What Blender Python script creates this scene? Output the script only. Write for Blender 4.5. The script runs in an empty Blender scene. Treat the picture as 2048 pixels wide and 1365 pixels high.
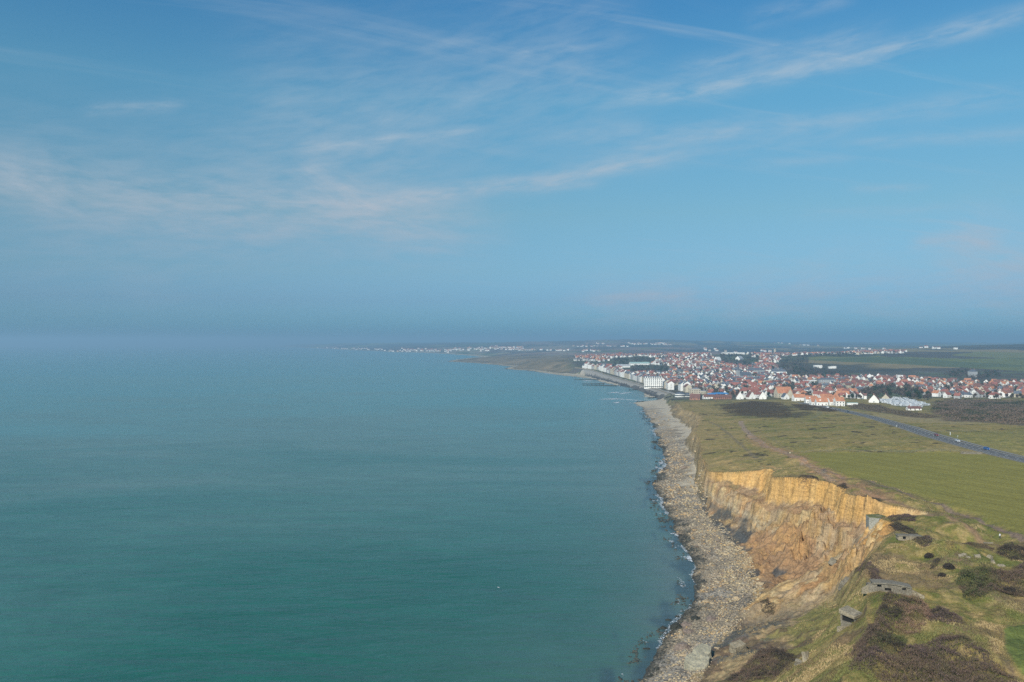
import bpy, math, random
import numpy as np
from mathutils import Vector, Matrix

random.seed(7)
rng = np.random.default_rng(11)
S = bpy.context.scene
COL = S.collection
R = math.radians

# ------------------------------------------------------------------ camera
F = 1593.0          # focal length in photo pixels (2048 wide)
V0 = 683.0          # image row of the true level
CH = 95.0           # camera height above the sea
RE = 7.4e6          # earth radius with refraction
cam_d = bpy.data.cameras.new('camera'); cam = bpy.data.objects.new('camera', cam_d); COL.objects.link(cam)
cam_d.sensor_width = 36; cam_d.lens = 28.0; cam_d.clip_start = 1; cam_d.clip_end = 200000
cam.location = (0, 0, CH); cam.rotation_euler = (R(90), 0, 0)
S.camera = cam

# ------------------------------------------------------------------ light
SUN_EL = 34.0
SUN_AZ = 212.0      # compass style from +Y clockwise: behind the camera, to the left
sd = bpy.data.lights.new('sun', 'SUN'); sun = bpy.data.objects.new('sun', sd); COL.objects.link(sun)
sd.energy = 4.8; sd.angle = R(0.53); sd.color = (1.0, 0.93, 0.82)
dv = Vector((math.sin(R(SUN_AZ))*math.cos(R(SUN_EL)), math.cos(R(SUN_AZ))*math.cos(R(SUN_EL)), math.sin(R(SUN_EL))))
sun.rotation_euler = dv.to_track_quat('Z', 'Y').to_euler()
S.view_settings.view_transform = 'Standard'; S.view_settings.look = 'None'
S.view_settings.exposure = 0.2; S.view_settings.gamma = 1.0
S.cycles.use_denoising = False
S.cycles.max_bounces = 4; S.cycles.diffuse_bounces = 2; S.cycles.glossy_bounces = 2
S.cycles.transparent_max_bounces = 6; S.cycles.volume_bounces = 0

# ------------------------------------------------------------------ world: sky with cirrus
W = bpy.data.worlds.new('World'); S.world = W; W.use_nodes = True
nt = W.node_tree; nt.nodes.clear()
class NT:
    """tiny helper to write node trees"""
    def __init__(s, t): s.t = t
    def n(s, k, **kw):
        x = s.t.nodes.new(k)
        for a, b in kw.items():
            if a in x.inputs: x.inputs[a].default_value = b
            else: setattr(x, a, b)
        return x
    def link(s, a, b): s.t.links.new(a, b)
    def val(s, sock, v):
        if isinstance(v, (int, float, tuple, list)): sock.default_value = v
        else: s.t.links.new(v, sock)
    def math(s, op, a, b=0.0, c=0.0, clamp=False):
        x = s.t.nodes.new('ShaderNodeMath'); x.operation = op; x.use_clamp = clamp
        s.val(x.inputs[0], a); s.val(x.inputs[1], b); s.val(x.inputs[2], c)
        return x.outputs[0]
    def mix(s, f, a, b, blend='MIX'):
        x = s.t.nodes.new('ShaderNodeMix'); x.data_type = 'RGBA'; x.blend_type = blend
        s.val(x.inputs[0], f)
        for so, v in ((x.inputs[6], a), (x.inputs[7], b)):
            if isinstance(v, (tuple, list)) and len(v) == 3: v = (*v, 1)
            s.val(so, v)
        return x.outputs[2]
    def ramp(s, f, stops, interp='LINEAR'):
        x = s.t.nodes.new('ShaderNodeValToRGB'); e = x.color_ramp.elements; x.color_ramp.interpolation = interp
        while len(e) < len(stops): e.new(0.5)
        for i, (p, c) in enumerate(stops):
            e[i].position = p; e[i].color = (*c, 1) if isinstance(c, (tuple, list)) else (c, c, c, 1)
        s.link(f, x.inputs[0]); return x.outputs[0]
    def smooth(s, x, a, b):
        m = s.t.nodes.new('ShaderNodeMapRange'); m.interpolation_type = 'SMOOTHSTEP'
        s.val(m.inputs[0], x); m.inputs[1].default_value = a; m.inputs[2].default_value = b
        return m.outputs[0]
    def noise(s, vec, scale, detail=4, rough=0.55, dist=0.0, lac=2.0):
        x = s.t.nodes.new('ShaderNodeTexNoise'); x.inputs['Scale'].default_value = scale
        x.inputs['Detail'].default_value = detail; x.inputs['Roughness'].default_value = rough
        x.inputs['Distortion'].default_value = dist; x.inputs['Lacunarity'].default_value = lac
        if vec is not None: s.link(vec, x.inputs['Vector'])
        return x.outputs[0]
    def comb(s, x, y, z=0.0):
        c = s.t.nodes.new('ShaderNodeCombineXYZ')
        s.val(c.inputs[0], x); s.val(c.inputs[1], y); s.val(c.inputs[2], z); return c.outputs[0]

g = NT(nt)
sky = g.n('ShaderNodeTexSky', sky_type='NISHITA', sun_disc=False, sun_elevation=R(SUN_EL), sun_rotation=R(SUN_AZ),
          altitude=100.0, air_density=1.0, dust_density=1.2, ozone_density=1.6)
tc = g.n('ShaderNodeTexCoord')
sp = g.n('ShaderNodeSeparateXYZ'); g.link(tc.outputs['Generated'], sp.inputs[0])
dx, dy, dz = sp.outputs
az = g.math('ARCTAN2', dx, dy)                     # azimuth of the direction, 0 = north, right positive
hyp = g.math('SQRT', g.math('ADD', g.math('MULTIPLY', dx, dx), g.math('MULTIPLY', dy, dy)))
el = g.math('ARCTAN2', dz, hyp)                    # elevation
# tint of the air with height above the horizon
tint = g.ramp(g.math('DIVIDE', el, 0.45, clamp=True),
              [(0.0, (0.30, 0.74, 1.32)), (0.035, (0.30, 0.70, 1.22)), (0.065, (0.32, 0.655, 1.10)), (0.11, (0.35, 0.605, 0.96)), (0.19, (0.42, 0.66, 0.85)), (0.35, (0.51, 0.77, 0.80)),
               (0.65, (0.50, 0.98, 1.01)), (1.0, (0.28, 0.84, 1.12))])
base = g.mix(1.0, sky.outputs[0], tint, 'MULTIPLY')
# cirrus lives on a high flat layer: project the direction on it
hz = g.math('ADD', g.math('MAXIMUM', dz, 0.0), 0.10)
px = g.math('DIVIDE', dx, hz); py = g.math('DIVIDE', dy, hz)
def rotc(deg, sx, sy, off=0.0):
    c, s_ = math.cos(R(deg)), math.sin(R(deg))
    a = g.math('ADD', g.math('MULTIPLY', px, c*sx), g.math('MULTIPLY', py, s_*sx))
    b = g.math('ADD', g.math('MULTIPLY', px, -s_*sy), g.math('MULTIPLY', py, c*sy))
    return g.comb(a, b, off)
wisp = g.noise(rotc(28, 0.28, 2.6, 3.1), 1.3, 7, 0.62, 0.12)
wisp2 = g.noise(rotc(16, 0.4, 3.8, 8.7), 2.1, 6, 0.6, 0.1)
veil = g.noise(rotc(20, 0.5, 0.9, 5.5), 0.9, 4, 0.5, 0.4)
patch = g.noise(rotc(35, 0.6, 0.8, 1.7), 0.8, 2, 0.5)
w1 = g.math('MULTIPLY', g.smooth(wisp, 0.52, 0.80), g.smooth(patch, 0.40, 0.62))
w2 = g.math('MULTIPLY', g.smooth(wisp2, 0.56, 0.82), g.smooth(veil, 0.42, 0.66))
def streak(a0, e0, a1, e1, wid, amp, seed, taper=0.15):
    """a soft cirrus band between two sky directions (azimuth, elevation in radians)"""
    L = math.hypot(a1-a0, e1-e0); cx, cy = (a1-a0)/L, (e1-e0)/L
    da = g.math('SUBTRACT', az, a0); de = g.math('SUBTRACT', el, e0)
    t = g.math('ADD', g.math('MULTIPLY', da, cx/L), g.math('MULTIPLY', de, cy/L))
    wob = g.noise(g.comb(az, el, seed), 6, 2, 0.4)
    d0 = g.math('ADD', g.math('MULTIPLY', da, -cy), g.math('MULTIPLY', de, cx)); d = g.math('ADD', d0, g.math('MULTIPLY_ADD', wob, wid*1.5, -wid*0.75))
    gs = g.math('EXPONENT', g.math('MULTIPLY', g.math('MULTIPLY', d, d), -1/(wid*wid)))
    ends = g.math('MULTIPLY', g.smooth(t, -taper, taper), g.math('SUBTRACT', 1.0, g.smooth(t, 1-taper, 1+taper)))
    # fibres along the band
    fa = g.math('MULTIPLY', t, 5*L/0.3); fb = g.math('MULTIPLY', g.math('MULTIPLY_ADD', wob, 0.012, d0), 70)
    fib = g.noise(g.comb(fa, fb, seed), 1.0, 5, 0.6, 0.15)
    return g.math('MULTIPLY', g.math('MULTIPLY', gs, ends), g.math('MULTIPLY', g.smooth(fib, 0.22, 0.75), amp*1.25))
def pa(u, v): return math.atan((u-1024)/F), math.atan((V0-v)/math.hypot(F, u-1024))
bands = [((1240, 200), (2100, 15), .011, .62, 1.0), ((600, 300), (950, 262), .006, .45, 2.0),
         ((760, 400), (1340, 318), .010, .62, 3.0), ((1050, 380), (1200, 366), .006, .35, 4.0),
         ((170, 225), (360, 210), .006, .42, 5.0), ((1020, 115), (1260, 72), .007, .30, 6.0),
         ((1100, 275), (2100, 190), .012, .34, 7.0), ((1700, 290), (2080, 262), .008, .32, 8.0),
         ((-60, 360), (950, 455), .042, .50, 9.0), ((-100, 300), (180, 420), .020, .28, 10.0),
         ((600, 330), (760, 420), .026, .34, 11.0), ((1700, 380), (1850, 374), .004, .38, 12.0),
         ((1150, 330), (1700, 260), .014, .25, 13.0), ((1830, 490), (2000, 478), .010, .50, 14.0),
         ((1190, 600), (1380, 592), .008, .42, 15.0), ((1500, 40), (1700, -10), .010, .30, 16.0),
         ((700, 290), (900, 180), .02, .15, 17.0), ((1600, 430), (1900, 415), .006, .20, 18.0),
         ((1900, 480), (2200, 560), .05, .42, 19.0), ((1150, 620), (2250, 540), .04, .42, 28.0), ((900, 200), (1080, 150), .012, .18, 20.0), ((500, 260), (1250, 120), .11, .22, 21.0), ((-50, 420), (900, 330), .09, .22, 22.0),
         ((640, 430), (950, 410), .022, .30, 23.0), ((1350, 150), (1750, 60), .012, .40, 24.0), ((1250, 300), (1500, 262), .007, .34, 25.0), ((850, 100), (1000, 70), .006, .18, 26.0), ((1500, 330), (1700, 322), .006, .25, 27.0)]
tot = g.math('MULTIPLY', g.math('ADD', g.math('MULTIPLY', w1, 0.36), g.math('MULTIPLY', w2, 0.40)), g.smooth(el, 0.02, 0.14))
for (p, q, w_, a_, sd_) in bands:
    a0, e0 = pa(*p); a1, e1 = pa(*q)
    tot = g.math('ADD', tot, streak(a0, e0, a1, e1, w_, a_, sd_))
cloudcol = g.mix(1.0, (4.3, 5.0, 5.6, 1), g.ramp(g.math('DIVIDE', el, 0.3, clamp=True), [(0, (0.84, 0.76, 0.80)), (1, (1, 1, 1))]), 'MULTIPLY')
final = g.mix(g.math('MULTIPLY', tot, 0.72, clamp=True), base, cloudcol)
bg = g.n('ShaderNodeBackground'); g.link(final, bg.inputs[0]); bg.inputs[1].default_value = 0.10
wo = g.n('ShaderNodeOutputWorld'); g.link(bg.outputs[0], wo.inputs[0])

# ------------------------------------------------------------------ numpy noise
_tab = rng.random((512, 512)).astype(np.float32)
def vnoise(x, y, seed=0):
    x = np.asarray(x, dtype=np.float64) + seed*17.37; y = np.asarray(y, dtype=np.float64) + seed*31.91
    xi = np.floor(x).astype(np.int64); yi = np.floor(y).astype(np.int64)
    fx = x-xi; fy = y-yi
    fx = fx*fx*fx*(fx*(fx*6-15)+10); fy = fy*fy*fy*(fy*(fy*6-15)+10)
    x0 = xi & 511; x1 = (xi+1) & 511; y0 = yi & 511; y1 = (yi+1) & 511
    a = _tab[x0, y0]; b = _tab[x1, y0]; c = _tab[x0, y1]; d = _tab[x1, y1]
    return (a*(1-fx)+b*fx)*(1-fy)+(c*(1-fx)+d*fx)*fy*1.0
def fbm(x, y, seed=0, octs=4, gain=0.5, rot=True):
    """roughly -1..1"""
    t = 0; a = 1; n = 0
    c, s_ = math.cos(0.6), math.sin(0.6)
    for o in range(octs):
        t = t+a*(vnoise(x, y, seed+o*3)*2-1); n += a; a *= gain
        x, y = (x*c-y*s_)*2.03, (x*s_+y*c)*2.03
    return t/n*1.5
def sstep(a, b, x):
    t = np.clip((x-a)/(b-a), 0, 1); return t*t*(3-2*t)

# ------------------------------------------------------------------ shape of the land
UC = [560, 700, 900, 1100, 1200, 1300, 1400, 1500, 1600, 1700, 1800, 1900, 2048, 2500]
ZT = [
 (60,    [34]*14),
 (250,   [33, 33, 33, 33, 33, 33, 33, 33, 34, 34, 34, 34, 35, 36]),
 (350,   [28, 28, 28, 28, 28, 28, 28, 30, 34, 34, 34, 34, 35, 36]),
 (450,   [20, 20, 20, 20, 20, 20, 21, 26, 30, 32, 33, 34, 34.5, 35]),
 (600,   [18, 18, 18, 18, 18, 18, 20, 24, 27, 29, 30, 31, 31, 33]),
 (800,   [16, 16, 16, 16, 16, 16, 18, 21, 23, 24, 22, 22, 23, 25]),
 (1000,  [10, 10, 10, 10, 10, 10, 13, 15, 16.5, 17, 16, 16, 17, 20]),
 (1150,  [7, 7, 7, 7, 7, 7, 9, 11, 12, 13, 13, 13, 13.5, 16]),
 (1400,  [7, 7, 7, 7, 7, 7, 9, 10, 11, 12, 13, 14, 15, 18]),
 (1700,  [6, 6, 6, 6, 6, 6, 9, 11, 13, 15, 17, 18, 20, 24]),
 (2000,  [8, 8, 8, 8, 8, 12, 16, 18, 22, 24, 28, 28, 30, 35]),
 (2400,  [8, 8, 10, 20, 22, 26, 28, 30, 30, 38, 44, 44, 46, 50]),
 (2800,  [8, 8, 12, 26, 36, 42, 44, 46, 46, 52, 56, 56, 60, 62]),
 (3300,  [8, 8, 14, 24, 34, 38, 38, 40, 40, 48, 58, 62, 66, 70]),
 (4200,  [5, 8, 10, 16, 26, 30, 32, 34, 38, 44, 50, 70, 82, 88]),
 (5500,  [5, 8, 10, 25, 38, 40, 40, 44, 46, 48, 50, 55, 60, 70]),
 (7500,  [5, 10, 35, 60, 76, 80, 66, 58, 56, 52, 50, 50, 50, 60]),
 (9000,  [5, 20, 64, 92, 114, 118, 104, 82, 70, 64, 60, 58, 58, 60]),
 (14000, [38, 66, 80, 84, 90, 90, 90, 90, 90, 88, 88, 88, 88, 90]),
 (20000, [30, 50, 60, 60, 60, 60, 60, 60, 60, 60, 60, 60, 60, 60]),
 (45000, [0]*14)]
_uf = np.arange(460, 2701, 10.0); _lf = np.arange(math.log(55), math.log(46000), 0.02)
_t0 = np.array([[np.interp(u, UC, row) for u in _uf] for _, row in ZT])
_ly = np.log([r_[0] for r_ in ZT])
ZF = np.array([np.interp(_lf, _ly, _t0[:, j]) for j in range(len(_uf))])      # [u, logY]
for _ in range(3):
    p_ = np.pad(ZF, 2, mode='edge')
    ZF = (p_[0:-4, 2:-2]+p_[1:-3, 2:-2]*2+p_[2:-2, 2:-2]*3+p_[3:-1, 2:-2]*2+p_[4:, 2:-2])/9
    p_ = np.pad(ZF, 2, mode='edge')
    ZF = (p_[2:-2, 0:-4]+p_[2:-2, 1:-3]*2+p_[2:-2, 2:-2]*3+p_[2:-2, 3:-1]*2+p_[2:-2, 4:])/9
def Zp(X, Y):
    Yc = np.maximum(Y, 58)
    fu = np.clip((1024+F*X/Yc-460)/10, 0, len(_uf)-1.001); fl = np.clip((np.log(Yc)-_lf[0])/0.02, 0, len(_lf)-1.001)
    i = fu.astype(int); j = fl.astype(int); a = fu-i; b = fl-j
    return (ZF[i, j]*(1-a)+ZF[i+1, j]*a)*(1-b)+(ZF[i, j+1]*(1-a)+ZF[i+1, j+1]*a)*b
def P(u, v, z=0.0):
    """photo position of a point at height z -> plan position"""
    k = (v-V0)/F; Y = (CH-z)/k
    for _ in range(12): Y = (CH-z+Y*Y/(2*RE))/k if Y < 20000 else 20000
    return ((u-1024)/F*Y, Y)
SH = [(-20, 60), (10, 150), (22, 190), (32, 211), (38, 229), (41.5, 239), (48, 251), (54, 267), (67, 293), (77, 339), (83, 412), (89, 477), (93, 527),
      (118, 613), (137, 731), (156, 855), (173, 996), (188, 1146), (192, 1232)] + \
     [P(*q) for q in [(1318, 801.5), (1318, 797.5), (1294, 795), (1290, 786), (1299, 783.5), (1289, 781), (1262, 775), (1236, 771), (1212, 766),
      (1199, 760.5), (1180, 757), (1150, 753.5), (1120, 750.5), (1085, 745), (1060, 742), (1018, 739.5), (1014, 737.5), (1030, 734.5), (1000, 731),
      (950, 726.5), (905, 724.5), (898, 723.6), (935, 718), (968, 715), (955, 713), (900, 708.7), (840, 706), (790, 705.4), (755, 703.3), (700, 701),
      (640, 698), (620, 697.2), (590, 695.2), (555, 694.0)]]
SH += [(-6000, 20000), (-6000, 45000), (60000, 45000), (60000, 60)]
CB = [(-5, 60), (22, 150), (34, 182), (40, 202), (49, 218), (62, 241), (76, 266), (84, 280), (90, 304), (97, 339), (99.5, 365), (99.5, 395), (102.5, 430), (106, 446),
      (116, 504), (128, 551), (142.5, 622), (148.5, 680), (161, 730), (184, 810), (190, 890), (197, 973), (218, 1090), (234, 1190), (247, 1271),
      (250, 1323), (252, 1500), (250, 1600), (247, 1703), (233, 1924), (222, 2080), (206, 2200), (172, 2290), (150, 2390), (105, 2540), (68, 2700), (12, 2820), (20, 3000),
      (15, 3160), (-130, 3730), (-270, 3980), (-170, 4520), (-60, 5000), (400, 5200), (60000, 5200), (60000, 60)]
CM = [(8, 60), (44, 150), (60, 184), (73, 196), (87.5, 216), (95, 232), (101, 251), (106, 262), (121, 285), (127, 297), (126, 309), (121, 322), (123, 334), (118, 345), (116, 363),
      (113.5, 385), (110, 408), (108, 431), (108, 446), (118, 504), (130, 551), (144.5, 622), (151, 680), (166, 730), (187, 800), (197, 890), (203, 973), (222, 1080), (240, 1190), (254, 1290),
      (60000, 1290), (60000, 60)]
CT = [(22, 60), (46, 120), (61, 145), (71, 160), (79, 177), (86, 194), (95.5, 214), (108.5, 235), (118, 250), (126, 258), (129, 266), (127, 275), (147, 280), (149, 284), (141, 297), (138, 306), (134, 313),
      (133, 318), (138, 330), (138, 341), (131, 360), (127, 367), (124.5, 375), (127, 387), (132, 400), (131, 412), (121, 419), (112.5, 431), (110, 444), (119.5, 504), (132, 551), (146.5, 622), (153, 667),
      (173, 730), (194, 810), (206, 900), (210, 973), (226, 1075), (244, 1190), (262, 1290), (60000, 1290), (60000, 60)]
def sdist(poly, X, Y):
    """signed distance, positive inside"""
    d2 = np.full(X.shape, 1e18); ins = np.zeros(X.shape, bool)
    n = len(poly)
    for i in range(n):
        x0, y0 = poly[i]; x1, y1 = poly[(i+1) % n]
        ex, ey = x1-x0, y1-y0; L = ex*ex+ey*ey
        if L == 0: continue
        t = np.clip(((X-x0)*ex+(Y-y0)*ey)/L, 0, 1)
        qx = X-(x0+t*ex); qy = Y-(y0+t*ey)
        d2 = np.minimum(d2, qx*qx+qy*qy)
        if y0 != y1:
            c = ((y0 > Y) != (y1 > Y)) & (X < (x1-x0)*(Y-y0)/(y1-y0)+x0)
            ins ^= c
    d = np.sqrt(d2); return np.where(ins, d, -d)
def land(X, Y, detail=True):
    """height of land and the contour distances; curvature not included"""
    X = np.asarray(X, float); Y = np.asarray(Y, float)
    k = np.clip(Y/450, 0.4, 12)
    if detail:
        Xw = X+fbm(X/16, Y/16, 1, 4)*1.7*np.minimum(k, 2.5)+fbm(X/3.1, Y/3.1, 5, 2)*0.55+fbm(X/170/k, Y/170/k, 8, 2)*2.2*k*(Y > 700)
        Yw = Y+fbm(X/18, Y/18, 2, 3)*1.7*np.minimum(k, 2.5)
    else: Xw, Yw = X, Y
    s = sdist(SH, Xw, Yw); b = sdist(CB, Xw, Yw); zp = Zp(X, Y)
    near = Y < 1330
    m = np.full(X.shape, 1e3); t = np.full(X.shape, 1e3)
    if near.any():
        m[near] = sdist(CM, Xw[near], Yw[near]); t[near] = sdist(CT, Xw[near], Yw[near])
    e = 1e-6
    zb = np.interp(Y, [1150, 1300, 2300, 5000], [4.0, 2.6, 2.6, 3.0])
    zm = np.minimum(16.0, (zb+zp)/2)
    f1 = np.clip(s/(s-b+e), 0, 1); f2 = np.clip(b/(b-m+e), 0, 1); f3 = np.clip(m/(m-t+e), 0, 1)
    z = np.where(s < 0, np.maximum(s*0.09, -9), zb*f1**0.85)
    z = np.where((b > 0), zb+(zm-zb)*f2, z)
    wb = sstep(284, 300, Y)*(1-sstep(432, 450, Y))          # the landslip bay: low ledge, slumped bench, steep rim
    fw_ = np.clip(f3+0.12*fbm(X/14, Y/14, 9, 2)+0.05*fbm(X/4, Y/4, 12, 2), 0, 1)*np.where(f3 < 1, 1, 1); prof = 0.24*sstep(0.0, 0.16, fw_)+0.24*fw_+0.52*sstep(0.66, 0.97, fw_)
    p3 = f3**0.8*(1-wb)+prof*wb; p2 = f2*(1-wb)+(0.35*f2+0.65*f2**2.4)*wb
    z = np.where((b > 0), zb+(zm-zb)*p2, z)
    z = np.where((b > 0) & (m > 0), zm+(zp-zm)*p3, z)
    z = np.where((b > 0) & (m > 0) & (t > 0), zp, z)
    # beyond the cliffs: seawall, headland and the far coast
    bf = np.where(Y > 4300, s-50, b)
    wT = np.interp(Y, [1290, 2230, 2330, 3900, 5000, 12000], [9, 9, 95, 110, 250, 500])
    zf = np.where(s < 0, np.maximum(s*0.03, -9), np.where(bf < 0, zb*np.clip(s/(s-bf+e), 0, 1), zb+(zp-zb)*sstep(0, 1, bf/wT)**0.8))
    w = sstep(1270, 1325, Y)
    z = z*(1-w)+zf*w
    return z, s, b, m, t, zp
def cast(pix):
    """photo pixels -> points where those sight lines meet the bare land"""
    Ys = np.exp(np.linspace(math.log(110), math.log(17000), 900))
    out = []
    pix = list(pix)
    A = np.array([(p[0]-1024)/F for p in pix]); D = np.array([(p[1]-V0)/F for p in pix])
    YY = np.broadcast_to(Ys, (len(pix), len(Ys))); XX = A[:, None]*YY
    z = np.maximum(land(XX.ravel(), YY.ravel(), False)[0].reshape(XX.shape), 0)
    dep = (CH-z+YY**2/(2*RE))/YY
    for i in range(len(pix)):
        hit = np.nonzero(dep[i] <= D[i])[0]
        if len(hit) == 0: out.append((A[i]*17000, 17000.0)); continue
        j = hit[0]
        if j > 0:
            a, b = dep[i, j-1], dep[i, j]; f = (a-D[i])/(a-b+1e-12); y = Ys[j-1]+(Ys[j]-Ys[j-1])*f
        else: y = Ys[0]
        out.append((A[i]*y, y))
    return out
def inside(poly, X, Y): return sdist(poly, np.asarray(X, float), np.asarray(Y, float)) > 0
def pl_dist(line, X, Y):
    d2 = np.full(X.shape, 1e18)
    for (x0, y0), (x1, y1) in zip(line[:-1], line[1:]):
        ex, ey = x1-x0, y1-y0; L = ex*ex+ey*ey+1e-9
        t = np.clip(((X-x0)*ex+(Y-y0)*ey)/L, 0, 1)
        d2 = np.minimum(d2, (X-(x0+t*ex))**2+(Y-(y0+t*ey))**2)
    return np.sqrt(d2)
def smoothline(pts, n=8):
    p = [Vector((*q, 0)) for q in pts]; out = []
    for i in range(len(p)-1):
        a = p[max(i-1, 0)]; b = p[i]; c = p[i+1]; d = p[min(i+2, len(p)-1)]
        for k_ in range(n):
            t = k_/n
            q = 0.5*((2*b)+(c-a)*t+(2*a-5*b+4*c-d)*t*t+(3*b-3*c+d-a)*t**3); out.append((q.x, q.y))
    out.append((p[-1].x, p[-1].y)); return out

# ---- features of the land, traced as lines and areas on the ground
FE = {}
def feat(name, pts): FE[name] = pts
feat('road', [(1600, 806), (1650, 815), (1700, 825.5), (1750, 837), (1800, 851.5), (1850, 867.5), (1900, 882), (1950, 896), (2000, 909), (2060, 923), (2120, 936)])
feat('track', [(1482, 843), (1484, 852), (1492, 862), (1506, 875), (1530, 892), (1560, 903), (1600, 920), (1640, 944), (1668, 958)])
feat('track2', [(1668, 958), (1700, 978), (1760, 1000), (1830, 1023), (1900, 1048), (1970, 1076), (2060, 1112)])
feat('track3', [(1640, 940), (1690, 955), (1750, 970), (1820, 990), (1890, 1012), (1950, 1034), (2010, 1060), (2060, 1084)])
feat('track4', [(1420, 845), (1440, 855), (1465, 875), (1485, 893), (1508, 913), (1530, 922)])
feat('track5', [(1515, 862), (1545, 880), (1570, 897), (1600, 915)])
feat('track6', [(1640, 806), (1632, 815), (1640, 828), (1625, 838)])
feat('hedge_path', [(2060, 1232), (2010, 1240), (1975, 1250), (1968, 1268), (1990, 1300), (2030, 1345), (2060, 1380)])
feat('scar', [(1432, 956), (1460, 942), (1490, 936), (1530, 930), (1560, 934)])
AREA = {}
AREA['crop'] = [(1588, 906), (1700, 906.5), (1960, 908), (2010, 918), (2120, 940), (2120, 1106), (2060, 1079), (2010, 1055), (1950, 1029), (1890, 1007), (1820, 985), (1750, 966), (1690, 951), (1640, 935)]
AREA['crop2'] = [(2010, 1300), (2008, 1262), (2035, 1248), (2120, 1238), (2120, 1400), (2075, 1362), (2030, 1330)]
AREA['heath'] = [(1440, 812), (1500, 803), (1560, 806), (1580, 818), (1582, 832), (1560, 838), (1500, 832), (1470, 832), (1445, 822)]
AREA['heath2'] = [(1580, 808), (1640, 812), (1690, 822), (1660, 826), (1600, 820)]
AREA['verge'] = [(1880, 868), (2120, 866), (2120, 930), (2040, 912), (1960, 893), (1900, 877)]
AREA['scrub'] = [(1872, 803), (1930, 800), (2120, 806), (2120, 857), (1960, 846), (1890, 843), (1860, 825)]
AREA['scrub2'] = [(1690, 806), (1760, 812), (1800, 823), (1850, 829), (1900, 836), (1850, 838), (1760, 826), (1700, 818)]
AREA['caravans'] = [(1752, 803), (1790, 797), (1830, 803), (1856, 812), (1840, 818), (1800, 815), (1770, 808)]
AREA['pale'] = [(1700, 822), (1780, 830), (1900, 838), (2000, 848), (1900, 850), (1800, 843)]
AREA['talus'] = [(1480, 1082), (1520, 1062), (1580, 1075), (1640, 1100), (1650, 1140), (1620, 1170), (1520, 1180), (1505, 1130)]
_k = list(FE)+list(AREA); _all = [p for k_ in _k for p in (FE.get(k_) or AREA.get(k_))]
_w = cast(_all); _i = 0
for k_ in _k:
    n_ = len(FE.get(k_) or AREA.get(k_)); q_ = _w[_i:_i+n_]; _i += n_
    if k_ in FE: FE[k_] = smoothline(q_, 6)
    else: AREA[k_] = q_
ROAD = FE['road']; ROAD_W = 4.6
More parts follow.
